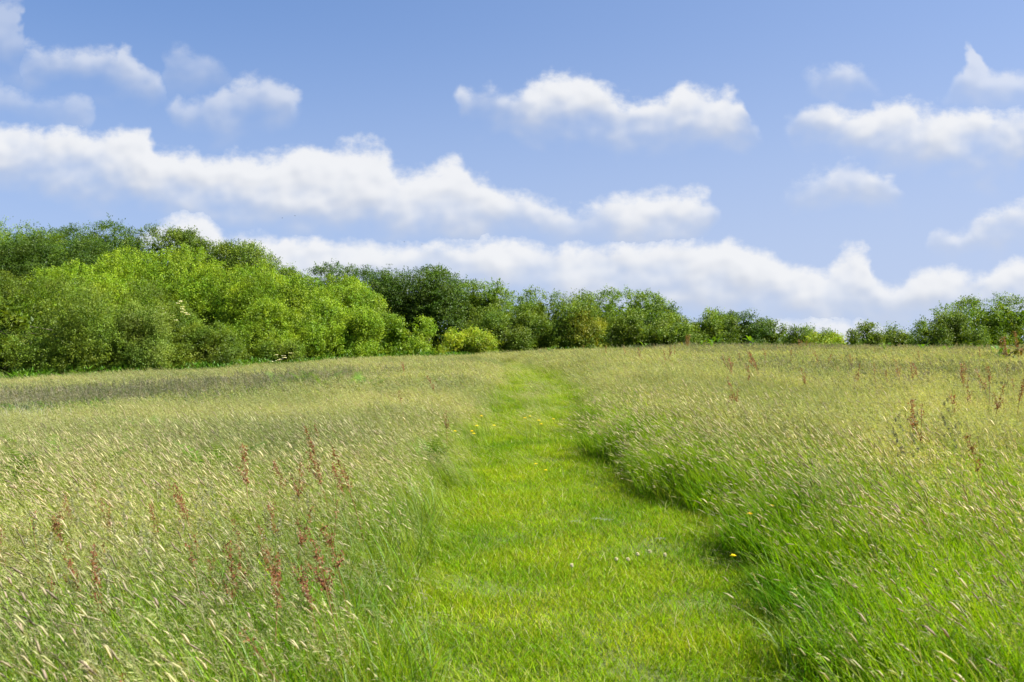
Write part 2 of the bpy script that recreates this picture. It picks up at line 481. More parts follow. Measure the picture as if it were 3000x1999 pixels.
def p_turf(g, rng):
    n = 330
    b = disc(rng, n, 0.30); c = pick(rng, n, TURF)
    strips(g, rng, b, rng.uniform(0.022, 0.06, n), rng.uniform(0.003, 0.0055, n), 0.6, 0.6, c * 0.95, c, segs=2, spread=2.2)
    n = 8
    b = disc(rng, n, 0.30); c = pick(rng, n, [(0.34,0.34,0.14),(0.30,0.33,0.10),(0.4,0.36,0.2)])
    strips(g, rng, b, rng.uniform(0.05, 0.12, n), rng.uniform(0.002, 0.004, n), 0.7, 0.9, c, c, segs=3, spread=1.4)

def p_meadow(fat):
    def f(g, rng):
        k = 1.0 if fat == 1 else 0.62
        n = int(150 * k)
        b = disc(rng, n, 0.30); c = pick(rng, n, MEAD)
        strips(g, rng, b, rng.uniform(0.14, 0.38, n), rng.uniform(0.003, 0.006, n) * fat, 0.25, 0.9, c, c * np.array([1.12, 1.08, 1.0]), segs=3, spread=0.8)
        n = int(70 * k)
        b = disc(rng, n, 0.30); c = pick(rng, n, STEM); hd = pick(rng, n, PANI)
        P, _ = strips(g, rng, b, rng.uniform(0.34, 0.60, n), rng.uniform(0.0014, 0.0022, n) * fat, 0.16, 0.75, c, hd, segs=4, spread=0.5, tip=0.7)
        panicles(g, rng, P, hd, k=12 if fat == 1 else 8, length=0.15, br=0.034 * (1 + 0.15 * (fat - 1)), w=0.0021 * fat)
    return f

def p_fog(g, rng):
    n = 90
    b = disc(rng, n, 0.28); c = pick(rng, n, MEAD)
    strips(g, rng, b, rng.uniform(0.18, 0.38, n), rng.uniform(0.004, 0.007, n), 0.25, 0.9, c, c, segs=3, spread=0.7)
    n = 22
    b = disc(rng, n, 0.28); c = pick(rng, n, STEM)
    P, _ = strips(g, rng, b, rng.uniform(0.38, 0.62, n), rng.uniform(0.002, 0.003, n), 0.2, 0.95, c, c * 1.3, segs=4, spread=0.4, tip=0.8)
    spindles(g, rng, P, pick(rng, n, FOG, 0.12), 0.075, 0.0045)

def p_dark(g, rng):
    n = 95
    b = disc(rng, n, 0.30); c = pick(rng, n, BLUE)
    strips(g, rng, b, rng.uniform(0.25, 0.5, n), rng.uniform(0.004, 0.007, n), 0.2, 0.6, c, c, segs=3, spread=0.8)
    n = 14
    b = disc(rng, n, 0.30); c = pick(rng, n, BLUE); hd = pick(rng, n, DARK)
    P, _ = strips(g, rng, b, rng.uniform(0.45, 0.68, n), rng.uniform(0.002, 0.003, n), 0.15, 0.5, c, hd, segs=4, spread=0.7, tip=0.8)
    panicles(g, rng, P, hd, k=10, length=0.12, br=0.05, w=0.0042)

def p_lush(g, rng):
    n = 100
    b = disc(rng, n, 0.22); c = pick(rng, n, LUSH)
    strips(g, rng, b, rng.uniform(0.16, 0.44, n), rng.uniform(0.004, 0.0095, n), 0.36, 0.7, c * 0.95, c * np.array([1.2, 1.1, 1.0]), segs=4, spread=1.3, tip=0.08)
    n = 2
    b = disc(rng, n, 0.2); c = pick(rng, n, STEM)
    P, _ = strips(g, rng, b, rng.uniform(0.3, 0.52, n), rng.uniform(0.002, 0.003, n), 0.2, 0.8, c, c, segs=4, spread=0.6, tip=0.8)
    spindles(g, rng, P, pick(rng, n, [(0.40,0.38,0.2),(0.3,0.22,0.17),(0.26,0.27,0.12),(0.34,0.33,0.17)], 0.15), 0.055, 0.0034)

def p_bent(g, rng):
    """mid-height soft grass of the verges, fresh green with thin pale stems"""
    n = 130
    b = disc(rng, n, 0.26); c = pick(rng, n, [(0.15,0.25,0.008),(0.18,0.27,0.010),(0.13,0.235,0.008),(0.21,0.27,0.022)])
    strips(g, rng, b, rng.uniform(0.10, 0.30, n), rng.uniform(0.003, 0.0055, n), 0.3, 0.9, c, c * np.array([1.1, 1.06, 1.0]), segs=3, spread=0.9)
    n = 26
    b = disc(rng, n, 0.26); c = pick(rng, n, STEM); hd = pick(rng, n, PANI)
    P, _ = strips(g, rng, b, rng.uniform(0.22, 0.44, n), rng.uniform(0.0014, 0.002, n), 0.2, 0.8, c, hd, segs=4, spread=0.5, tip=0.7)
    panicles(g, rng, P, hd, k=9, length=0.12, br=0.026, w=0.0019)

def p_near(g, rng):
    """leafy hay grass of the foreground, upright blades of mixed greens with a few stems"""
    n = 120
    b = disc(rng, n, 0.28); c = pick(rng, n, [(0.14,0.24,0.006),(0.165,0.255,0.008),(0.11,0.215,0.006),(0.115,0.19,0.04),(0.20,0.255,0.018)])
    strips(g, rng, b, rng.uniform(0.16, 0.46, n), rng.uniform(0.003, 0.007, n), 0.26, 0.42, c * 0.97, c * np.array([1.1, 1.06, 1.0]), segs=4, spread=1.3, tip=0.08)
    n = 14
    b = disc(rng, n, 0.28); c = pick(rng, n, [(0.15,0.22,0.07),(0.2,0.27,0.09),(0.14,0.26,0.01)])
    strips(g, rng, b, rng.uniform(0.3, 0.55, n), rng.uniform(0.006, 0.011, n), 0.3, 1.0, c, c * 1.15, segs=5, spread=1.6, tip=0.08)
    n = 6
    b = disc(rng, n, 0.28); c = pick(rng, n, STEM); hd = pick(rng, n, PANI)
    P, _ = strips(g, rng, b, rng.uniform(0.35, 0.6, n), rng.uniform(0.0014, 0.0022, n), 0.16, 0.6, c, hd, segs=4, spread=0.7, tip=0.7)
    panicles(g, rng, P, hd, k=12, length=0.15, br=0.03, w=0.0019)
    n = 5
    b = disc(rng, n, 0.28); c = pick(rng, n, STEM)
    P, _ = strips(g, rng, b, rng.uniform(0.3, 0.56, n), rng.uniform(0.002, 0.003, n), 0.2, 0.7, c, c * 1.2, segs=4, spread=0.6, tip=0.8)
    spindles(g, rng, P, pick(rng, n, FOG + [(0.34,0.27,0.2)], 0.12), 0.07, 0.0045)

def p_reed(g, rng):
    n = 50
    b = disc(rng, n, 0.35); c = pick(rng, n, [(0.42,0.40,0.36),(0.36,0.33,0.27),(0.5,0.48,0.44)])
    strips(g, rng, b, rng.uniform(0.3, 0.75, n), rng.uniform(0.004, 0.007, n), 0.35, 0.25, c, c, segs=3, spread=1.6, tip=0.3)

def p_scrub(g, rng):
    """bramble-like low leaves, broad and short"""
    n = 170
    b = disc(rng, n, 0.33); b[:, 2] = rng.uniform(0.03, 0.34, n); c = pick(rng, n, [(0.075,0.175,0.007),(0.095,0.20,0.009),(0.06,0.15,0.006)])
    strips(g, rng, b, rng.uniform(0.05, 0.1, n), rng.uniform(0.02, 0.04, n), 0.9, 0.5, c, c, segs=2, spread=3, tip=0.1)
    n = 25
    b = disc(rng, n, 0.3); c = pick(rng, n, BLUE)
    strips(g, rng, b, rng.uniform(0.2, 0.4, n), rng.uniform(0.004, 0.006, n), 0.3, 0.6, c, c, segs=3, spread=0.9)

_tree_cache = {}
def scatter_tree(coll):
    ng = bpy.data.node_groups.new('scatter_' + coll.name, 'GeometryNodeTree')
    ng.interface.new_socket('Geometry', in_out='INPUT', socket_type='NodeSocketGeometry')
    ng.interface.new_socket('Geometry', in_out='OUTPUT', socket_type='NodeSocketGeometry')
    gi, go = N(ng, 'NodeGroupInput'), N(ng, 'NodeGroupOutput')
    ci = N(ng, 'GeometryNodeCollectionInfo'); ci.inputs['Collection'].default_value = coll
    ci.inputs['Separate Children'].default_value = True; ci.inputs['Reset Children'].default_value = True
    ip = N(ng, 'GeometryNodeInstanceOnPoints'); ip.inputs['Pick Instance'].default_value = True
    def na(nm, tp):
        k = N(ng, 'GeometryNodeInputNamedAttribute', data_type=tp); k.inputs['Name'].default_value = nm
        return k.outputs['Attribute']
    ng.links.new(gi.outputs[0], ip.inputs['Points'])
    ng.links.new(ci.outputs[0], ip.inputs['Instance'])
    ng.links.new(na('pick', 'INT'), ip.inputs['Instance Index'])
    e2r = N(ng, 'FunctionNodeEulerToRotation'); ng.links.new(na('rot', 'FLOAT_VECTOR'), e2r.inputs[0])
    ng.links.new(e2r.outputs[0], ip.inputs['Rotation'])
    ng.links.new(na('scl', 'FLOAT_VECTOR'), ip.inputs['Scale'])
    ng.links.new(ip.outputs[0], go.inputs[0])
    return ng

def scatter(name, label, cat, coll, x, y, sxy, sz, rng, yaw=0.45):
    n = len(x)
    me = bpy.data.meshes.new(name)
    V = np.stack([x, y, terrain(x, y)], 1).astype(np.float32)
    me.vertices.add(n); me.vertices.foreach_set('co', V.ravel())
    a = me.attributes.new('rot', 'FLOAT_VECTOR', 'POINT')
    R = np.zeros((n, 3), np.float32); R[:, 2] = rng.uniform(-yaw, yaw, n); R[:, 0] = rng.normal(0, 0.05, n); R[:, 1] = rng.normal(0, 0.05, n)
    a.data.foreach_set('vector', R.ravel())
    a = me.attributes.new('scl', 'FLOAT_VECTOR', 'POINT')
    S = np.stack([sxy, sxy, sz], 1).astype(np.float32)
    a.data.foreach_set('vector', S.ravel())
    a = me.attributes.new('pick', 'INT', 'POINT')
    a.data.foreach_set('value', rng.integers(0, len(coll.objects), n).astype(np.int32))
    o = link(name, me)
    md = o.modifiers.new('scatter', 'NODES'); md.node_group = scatter_tree(coll)
    o['label'] = label; o['category'] = cat; o['kind'] = 'stuff'
    return o

# ------------------------------------------------------------------ setting: the ground sheet
def build_ground():
    xs = np.concatenate([-np.geomspace(4000, 45, 22), np.linspace(-42, -7, 40), np.linspace(-6.9, 6.9, 116), np.linspace(7, 42, 40), np.geomspace(45, 4000, 22)])
    ys = np.concatenate([-np.geomspace(4000, 12, 16), np.linspace(-10, -0.5, 12), np.linspace(0, 26, 170), np.linspace(26.4, 80, 110), np.geomspace(82, 6000, 34)])
    X, Y = np.meshgrid(xs, ys)
    V = np.stack([X, Y, terrain(X, Y) - 0.012], -1).reshape(-1, 3)
    nx, ny = len(xs), len(ys)
    i = np.arange(ny - 1)[:, None] * nx + np.arange(nx - 1)[None, :]
    q = np.stack([i, i + 1, i + 1 + nx, i + nx], -1).reshape(-1, 4)
    me = mesh_np('ground', V, [q], M_GROUND)
    me.polygons.foreach_set('use_smooth', np.ones(len(me.polygons), bool))
    o = link('ground', me)
    o['kind'] = 'structure'; o['label'] = 'gently rising meadow ground under the grass'
build_ground()

# ------------------------------------------------------------------ trees
STYLES = {
    # leaf colours, spray length, up bias, leaf size factor, flat normals, tips
    'willow':  dict(cols=[(0.157,0.249,0.011),(0.185,0.279,0.013),(0.129,0.216,0.010),(0.219,0.304,0.018)], spray=0.24, up=0.55, flat=0.15, dome=0, tips=0.03, lobe=0.35, inner=(0.060,0.114,0.006)),
    'silver':  dict(cols=[(0.135,0.190,0.025),(0.162,0.215,0.033),(0.110,0.172,0.018)], spray=0.3, up=0.3, flat=0.1, dome=0, tips=0.03, lobe=0.35, inner=(0.078,0.111,0.015)),
    'sallow':  dict(cols=[(0.107,0.165,0.013),(0.128,0.186,0.015),(0.152,0.206,0.018),(0.085,0.142,0.011)], spray=0.24, up=0.5, flat=0.15, dome=0, tips=0.03, lobe=0.35, inner=(0.051,0.092,0.006)),
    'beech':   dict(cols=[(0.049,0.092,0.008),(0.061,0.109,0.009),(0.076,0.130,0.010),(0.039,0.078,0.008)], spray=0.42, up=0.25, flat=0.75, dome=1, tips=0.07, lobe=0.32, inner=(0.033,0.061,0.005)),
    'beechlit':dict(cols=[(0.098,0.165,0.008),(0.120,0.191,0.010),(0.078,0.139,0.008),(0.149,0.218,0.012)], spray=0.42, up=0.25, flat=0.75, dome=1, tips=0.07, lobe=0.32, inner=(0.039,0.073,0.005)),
    'hawthorn':dict(cols=[(0.088,0.142,0.010),(0.112,0.171,0.012),(0.068,0.118,0.009),(0.152,0.206,0.020)], spray=0.32, up=0.45, flat=0.3, dome=1, tips=0.06, lobe=0.35, inner=(0.045,0.073,0.006)),
    'yellow':  dict(cols=[(0.207,0.295,0.013),(0.245,0.319,0.015),(0.168,0.257,0.011),(0.284,0.307,0.025)], spray=0.3, up=0.75, flat=0.15, dome=0, tips=0.16, lobe=0.35, inner=(0.065,0.098,0.006)),
    'olive':   dict(cols=[(0.168,0.190,0.015),(0.143,0.172,0.013),(0.207,0.209,0.020)], spray=0.3, up=0.5, flat=0.25, dome=1, tips=0.05, lobe=0.35, inner=(0.051,0.073,0.006)),
}

def make_tree(seed, name, label, cat, style, u0, u1, vtop, depth, group=None, skirt=0.0, dens=1.0, deep=0.8, leaf=1.0, square=0.64, blossom=None, lean=0.0, fill=1.0):
    rng = np.random.default_rng(1000 + seed)
    st = STYLES[style]
    um = (u0 + u1) / 2
    x = ray(um, 1000).x * depth; y = depth
    Wd = (u1 - u0) / F * depth
    ztop = CAM_H + ray(um, vtop).z * depth
    g0 = gz(x, y)
    H = ztop - g0
    root = thing(name, label, cat, (x, y, g0 - 0.03), group)
    R = np.array([Wd / 2, min(max(Wd / 2 * deep, 1.0), 4.5), (H - skirt) * 0.56])
    c0 = np.array([0, 0, skirt + (H - skirt) * 0.44])
    # lobes
    rmin = min(R[0], R[2])
    nl = int(np.clip(Wd * H * (1.9 if st['dome'] else 1.0), 16, 90))
    d = unit(rng.standard_normal((nl * 3, 3)))
    keep = (d[:, 1] < 0.15) | (rng.random(len(d)) < 0.45)
    d = d[keep][:nl]; nl = len(d)
    r = rmin * st['lobe'] * rng.uniform(0.75, 1.45, nl) * (0.72 if st['dome'] else 1.0)
    sq = np.sign(d) * np.abs(d) ** square
    ctr = c0 + sq * (R - r[:, None] * 0.85) * rng.uniform(0.90 if st['dome'] else 0.80, 1.0, (nl, 1))
    core = rng.random(nl) < 0.18
    ctr[core] = c0 + (ctr[core] - c0) * rng.uniform(0.3, 0.75, (core.sum(), 1)); r[core] *= 1.35
    ctr[:, 0] += lean * (ctr[:, 2] / H) * R[0]
    ctr[:, 2] = np.maximum(ctr[:, 2], r * 0.55 + skirt * 0.6)
    tone_l = 1 + 0.13 * rng.standard_normal(nl)
    # leaves in sprays
    L = 0.0013 * depth * leaf
    Wl = L * 0.62
    area = Wd * H * 0.78
    per = 30
    ns = int(np.clip(dens * 4.9 * area / (L * Wl * 0.5) / per, 220, 5200))
    li = rng.choice(nl, ns, p=(r ** 2) / (r ** 2).sum())
    sdir = unit(rng.standard_normal((ns, 3)) + 0.75 * d[li] + np.array([0, 0, 0.25]))
    sc = depth / 50.0
    p = ctr[li] + sdir * (r[li] * (1 - 0.34 * rng.random(ns) ** 2.2))[:, None]
    tipm = rng.random(ns) < st['tips']
    ax = unit(sdir * 0.8 + np.array([-0.12, 0, st['up']]) + 0.45 * rng.standard_normal((ns, 3)))
    if st['flat'] > 0.5:
        ax[:, 2] = ax[:, 2] * 0.55 + 0.12; ax = unit(ax)
    ax[tipm] = unit(sdir[tipm] * 0.6 + np.array([-0.1, 0, 0.75]) + 0.4 * rng.standard_normal((tipm.sum(), 3)))
    sl = st['spray'] * 1.25 * rng.uniform(0.6, 1.3, ns) * (0.65 + 0.35 * sc); sl[tipm] *= 1.2
    t = rng.random((ns, per))
    sig = np.where(tipm, 0.06, 0.33) * sl
    jit = rng.standard_normal((ns, per, 3)) * sig[:, None, None]
    if st['flat'] > 0.5: jit[..., 2] *= 0.35
    pos = p[:, None, :] + ax[:, None, :] * (sl[:, None] * t)[..., None] + jit * (1.1 - 0.6 * t)[..., None]
    ld = unit(ax[:, None, :] * 0.6 + rng.standard_normal((ns, per, 3)) * 0.8)
    nrm = unit(rng.standard_normal((ns, per, 3)) * 0.38 + np.array([0, 0, 0.3 + 0.35 * st['flat']]) + (sdir * 0.55 + d[li] * 0.3)[:, None, :] + unit(jit) * 0.65)
    side = unit(np.cross(ld, nrm))
    ll = L * rng.uniform(0.7, 1.3, (ns, per, 1)); ww = Wl * rng.uniform(0.75, 1.25, (ns, per, 1)) * 0.5
    lift = np.cross(side, ld) * ll * 0.12
    V = np.stack([pos + side * ww * 1.2, pos + ld * ll + lift, pos - side * ww * 1.2], 2)
    V = V.reshape(-1, 3)
    tone_s = tone_l[li] * (1 + 0.12 * rng.standard_normal(ns))
    col = np.array(st['cols'])[rng.integers(0, len(st['cols']), (ns, per))]
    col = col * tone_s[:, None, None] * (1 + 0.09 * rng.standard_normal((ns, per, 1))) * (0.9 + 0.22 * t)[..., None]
    col = np.clip(np.repeat(col.reshape(-1, 3), 3, 0), 0.004, 0.6)
    V[:, 2] = np.maximum(V[:, 2], 0.02)
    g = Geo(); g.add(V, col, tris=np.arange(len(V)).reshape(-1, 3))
    # inner leaves, larger, so that the crown is not hollow
    ni = int(ns * 1.6 * fill)
    li2 = rng.integers(0, nl, ni)
    pin = ctr[li2] + unit(rng.standard_normal((ni, 3))) * (r[li2] * 0.62 * rng.random(ni) ** 0.4)[:, None]
    pin = c0 + (pin - c0) * rng.uniform(0.35, 0.97, (ni, 1)); pin[:, 2] = np.maximum(pin[:, 2], 0.15)
    a = unit(rng.standard_normal((ni, 3))); b = unit(np.cross(a, rng.standard_normal((ni, 3))))
    l2 = L * rng.uniform(3.0, 5.0, (ni, 1))
    V2 = np.stack([pin, pin + a * l2 * .45 + b * l2 * .28, pin + a * l2, pin + a * l2 * .45 - b * l2 * .28], 1).reshape(-1, 3)
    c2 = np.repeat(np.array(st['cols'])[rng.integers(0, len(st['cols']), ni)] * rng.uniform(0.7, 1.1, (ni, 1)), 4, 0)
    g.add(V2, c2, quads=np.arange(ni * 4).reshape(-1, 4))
    link('crown', g.mesh('crown', M_LEAF), root)
    # trunk and limbs
    tg = Geo()
    stems = 1 if skirt > 0.4 else 3
    for s in range(stems):
        bx, by = rng.normal(0, 0.12 * stems, 2)
        tp = np.array([rng.normal(0, R[0] * 0.2) * stems, rng.normal(0, R[1] * .15), c0[2] + R[2] * 0.35])
        ts = np.linspace(0, 1, 7)[:, None]
        mid = np.array([bx, by, -0.1]) * (1 - ts) + tp * ts
        mid[1:-1] += rng.normal(0, 0.05 * H / 4, (5, 3)) * np.array([1, 1, 0]); mid[:, 1] += 0.3 * R[1] * ts[:, 0]
        r0 = (0.028 * H) / math.sqrt(stems)
        Vt, Q = tube(mid, r0 * (1 - 0.8 * ts[:, 0]), 7); tg.add(Vt, (0.1, .08, .06), quads=Q)
        for k in rng.choice(nl, min(nl, 14 // stems), replace=False):
            i = rng.integers(2, 6); s0 = mid[i]; e = ctr[k] - d[k] * r[k] * 0.3
            tt = np.linspace(0, 1, 5)[:, None]
            br = s0 * (1 - tt) + e * tt; br[1:-1] += rng.normal(0, 0.07, (3, 3))
            Vb, Q = tube(br, r0 * 0.5 * (1 - 0.82 * tt[:, 0]), 5); tg.add(Vb, (0.1, .08, .06), quads=Q)
    link('trunk', tg.mesh('trunk', M_BARK), root)
    if blossom:
        for (bu, bv, nn, spread) in blossom:
            bg = Geo()
            dd = ray(bu, bv); yy = depth - R[1] * 0.92
            cen = np.array([dd.x * yy - x, yy - y, CAM_H + dd.z * yy - g0])
            for k in range(nn):
                o = cen + rng.normal(0, 1, 3) * np.array(spread)
                m = 26
                dv = disc(rng, m, 0.10); dv[:, 2] = 0.02 * rng.random(m)
                q0 = o + dv; aa = rng.uniform(0, 2 * PI, m)
                e1 = np.stack([np.cos(aa), np.sin(aa), 0.4 * rng.standard_normal(m)], 1) * 0.022
                e2 = np.stack([-np.sin(aa), np.cos(aa), 0.4 * rng.standard_normal(m)], 1) * 0.022
                VV = np.stack([q0 - e1, q0 - e2, q0 + e1, q0 + e2], 1).reshape(-1, 3)
                bg.add(VV, (0.72, 0.69, 0.5), quads=np.arange(m * 4).reshape(-1, 4))
            b = link('blossom', bg.mesh('blossom', M_HERB), root)
            b['label'] = 'creamy white flower heads'
    return root

GB, GW, GC, GR = 'beeches behind the left bank', 'willow mounds of the left bank', 'trees behind the end of the path', 'bushes along the right crest'
TREES = [
    # name, label, category, style, u0, u1, vtop, depth, group, extras
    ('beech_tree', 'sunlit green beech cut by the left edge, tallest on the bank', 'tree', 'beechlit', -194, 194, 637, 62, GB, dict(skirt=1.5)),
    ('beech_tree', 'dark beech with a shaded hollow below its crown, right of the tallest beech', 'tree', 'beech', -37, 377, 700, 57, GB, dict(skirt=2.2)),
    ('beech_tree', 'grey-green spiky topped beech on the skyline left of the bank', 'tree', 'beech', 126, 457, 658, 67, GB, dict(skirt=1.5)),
    ('beech_tree', 'leafy tree with upright twig tips under the low cloud, middle of left skyline', 'tree', 'hawthorn', 352, 637, 672, 62, GB, dict(skirt=1.5)),
    ('beech_tree', 'tree on the left skyline whose last twig pokes out to the right', 'tree', 'hawthorn', 507, 826, 715, 62, GB, dict(skirt=1.5)),
    ('beech_tree', 'small tree at the right low end of the left skyline', 'tree', 'beechlit', 709, 890, 785, 62, GB, dict(skirt=1.0)),
    ('willow_tree', 'broad dull green willow mound at the left edge, down to the grass', 'tree', 'sallow', -210, 500, 802, 43.5, GW, dict(square=0.62)),
    ('willow_tree', 'silvery grey-green willow strip on the slope of the leftmost mound', 'tree', 'silver', 350, 510, 885, 41.8, GW, dict(deep=0.9)),
    ('willow_tree', 'green willow dome between the leftmost mound and the dark beech', 'tree', 'willow', 45, 444, 785, 50, GW, {}),
    ('willow_tree', 'large fresh green willow dome in the middle of the bank', 'tree', 'willow', 264, 675, 732, 52.5, GW, dict(square=0.65)),
    ('willow_tree', 'large light green willow dome right of the middle one', 'tree', 'willow', 526, 904, 765, 52, GW, dict(square=0.65)),
    ('elder_bush', 'elder bush with creamy flower heads between the willow mounds', 'bush', 'sallow', 414, 605, 900, 47, None, dict(blossom=[(510, 912, 16, (0.5, 0.1, 0.22))])),
    ('willow_bush', 'low rounded dull green willow bush at the foot of the bank', 'bush', 'sallow', 472, 732, 955, 44.5, GW, dict(square=0.65)),
    ('willow_tree', 'green willow behind the low rounded bush, base in the field', 'tree', 'willow', 599, 880, 880, 47, GW, {}),
    ('elder_bush', 'small elder bush with cream blossom low at the field edge', 'bush', 'sallow', 766, 883, 1000, 46, None, dict(blossom=[(820, 1052, 10, (0.3, 0.08, 0.16))])),
    ('willow_tree', 'bright yellow-green willow at the right front of the bank', 'tree', 'willow', 656, 1023, 815, 50, GW, dict(square=0.68)),
    ('willow_tree', 'bright willow with a sloping right shoulder below the dark beeches', 'tree', 'willow', 848, 1151, 818, 57, GW, {}),
    ('willow_tree', 'yellow-green willow mound with its foot in the grass, right front of bank', 'tree', 'willow', 860, 1130, 905, 50.5, GW, {}),
    ('willow_tree', 'low bright willow tapering down towards the path end', 'tree', 'willow', 1070, 1340, 925, 55, GW, dict(lean=-0.35)),
    ('willow_bush', 'pale yellow-green feathery bush at the left of the path end', 'bush', 'yellow', 1251, 1449, 978, 53.5, None, {}),
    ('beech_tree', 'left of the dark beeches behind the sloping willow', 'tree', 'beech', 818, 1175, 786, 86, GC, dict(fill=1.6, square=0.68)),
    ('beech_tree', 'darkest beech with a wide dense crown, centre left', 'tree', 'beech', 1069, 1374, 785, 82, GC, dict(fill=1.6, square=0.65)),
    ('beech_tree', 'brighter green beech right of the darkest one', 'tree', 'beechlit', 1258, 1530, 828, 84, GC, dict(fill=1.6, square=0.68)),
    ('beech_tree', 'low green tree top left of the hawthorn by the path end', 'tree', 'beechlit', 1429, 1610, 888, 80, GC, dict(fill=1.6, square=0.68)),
    ('hawthorn_tree', 'dark shaded hawthorn beside the end of the path', 'tree', 'hawthorn', 1361, 1607, 900, 60, GC, dict(square=0.65)),
    ('hawthorn_tree', 'tallest hawthorn behind the end of the path, leafy spiky top', 'tree', 'hawthorn', 1493, 1760, 855, 62, GC, dict(square=0.65)),
    ('hawthorn_bush', 'olive yellow rounded bush right of the tall hawthorn', 'bush', 'olive', 1657, 1806, 918, 61, GC, {}),
    ('beech_tree', 'far rounded beech above the bushes right of the hawthorn', 'tree', 'beechlit', 1651, 1982, 856, 95, GC, dict(fill=1.6, square=0.68)),
    ('hawthorn_bush', 'small dark bush top behind the two round bushes', 'bush', 'beech', 1888, 1991, 893, 84, GC, {}),
    ('hawthorn_bush', 'left of the two round light-topped bushes on the crest', 'bush', 'hawthorn', 1739, 2043, 914, 64, GR, dict(square=0.65, leaf=1.1)),
    ('hawthorn_bush', 'right of the two round light-topped bushes on the crest', 'bush', 'hawthorn', 1927, 2153, 907, 66, GR, dict(square=0.65, leaf=1.1)),
    ('hawthorn_bush', 'upright dark bush right of the two round bushes', 'bush', 'beech', 2076, 2246, 922, 72, GR, {}),
    ('hawthorn_bush', 'flat-topped bush sloping down to the right on the crest', 'bush', 'hawthorn', 2158, 2379, 950, 75, GR, {}),
    ('hawthorn_bush', 'low light green bush between flat-topped and yellow bushes', 'bush', 'hawthorn', 2290, 2440, 968, 67, GR, dict(dens=1.0)),
    ('elder_bush', 'small yellow-green rounded bush on the crest', 'bush', 'yellow', 2375, 2470, 981, 60, GR, {}),
    ('hawthorn_bush', 'low spiky hedge bush right of the yellow one', 'bush', 'hawthorn', 2400, 2600, 975, 70, GR, {}),
    ('hawthorn_tree', 'loose thin-crowned small tree left of the gap in the skyline', 'tree', 'hawthorn', 2505, 2650, 950, 74, GR, dict(dens=0.9, fill=0.8)),
    ('hawthorn_bush', 'last little bush left of the gap in the skyline', 'bush', 'hawthorn', 2590, 2665, 975, 72, GR, dict(dens=0.8, fill=0.6)),
    ('hawthorn_tree', 'loose twiggy hawthorn right of the gap in the skyline', 'tree', 'hawthorn', 2655, 2890, 934, 63, GR, dict(dens=1.1)),
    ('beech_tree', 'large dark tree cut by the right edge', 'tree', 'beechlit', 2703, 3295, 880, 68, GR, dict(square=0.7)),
]
for i, (nm, lab, cat, sty, u0, u1, vt, dp, grp, kw) in enumerate(TREES):
    make_tree(i, nm, lab, cat, sty, u0, u1, vt, dp, grp, **kw)

# ------------------------------------------------------------------ grass
def in_view(n, rng, y0, y1, margin=3.0):
    """uniform points over the part of the meadow that the photograph looks over"""
    k = 0.56
    hw = k * y1 + margin
    m = int(n * ((y1 - y0) * 2 * hw))
    x = rng.uniform(-hw, hw, m); y = rng.uniform(y0, y1, m)
    ok = np.abs(x) < k * y + margin
    return x[ok], y[ok]

def blob(x, y, u, v, rx, ry):
    cx, cy = ground_hit(u, v, 0.45)
    return np.exp(-(((x - cx) / rx) ** 2 + ((y - cy) / ry) ** 2))

def lumps(x, y, s, ph=0.0):
    return 0.5 + 0.25 * (np.sin(x * s + 1.3 * np.sin(y * s * 0.7 + ph) + ph) + np.sin(y * s * 0.9 + 1.7 * np.sin(x * s * 0.6 - ph)))

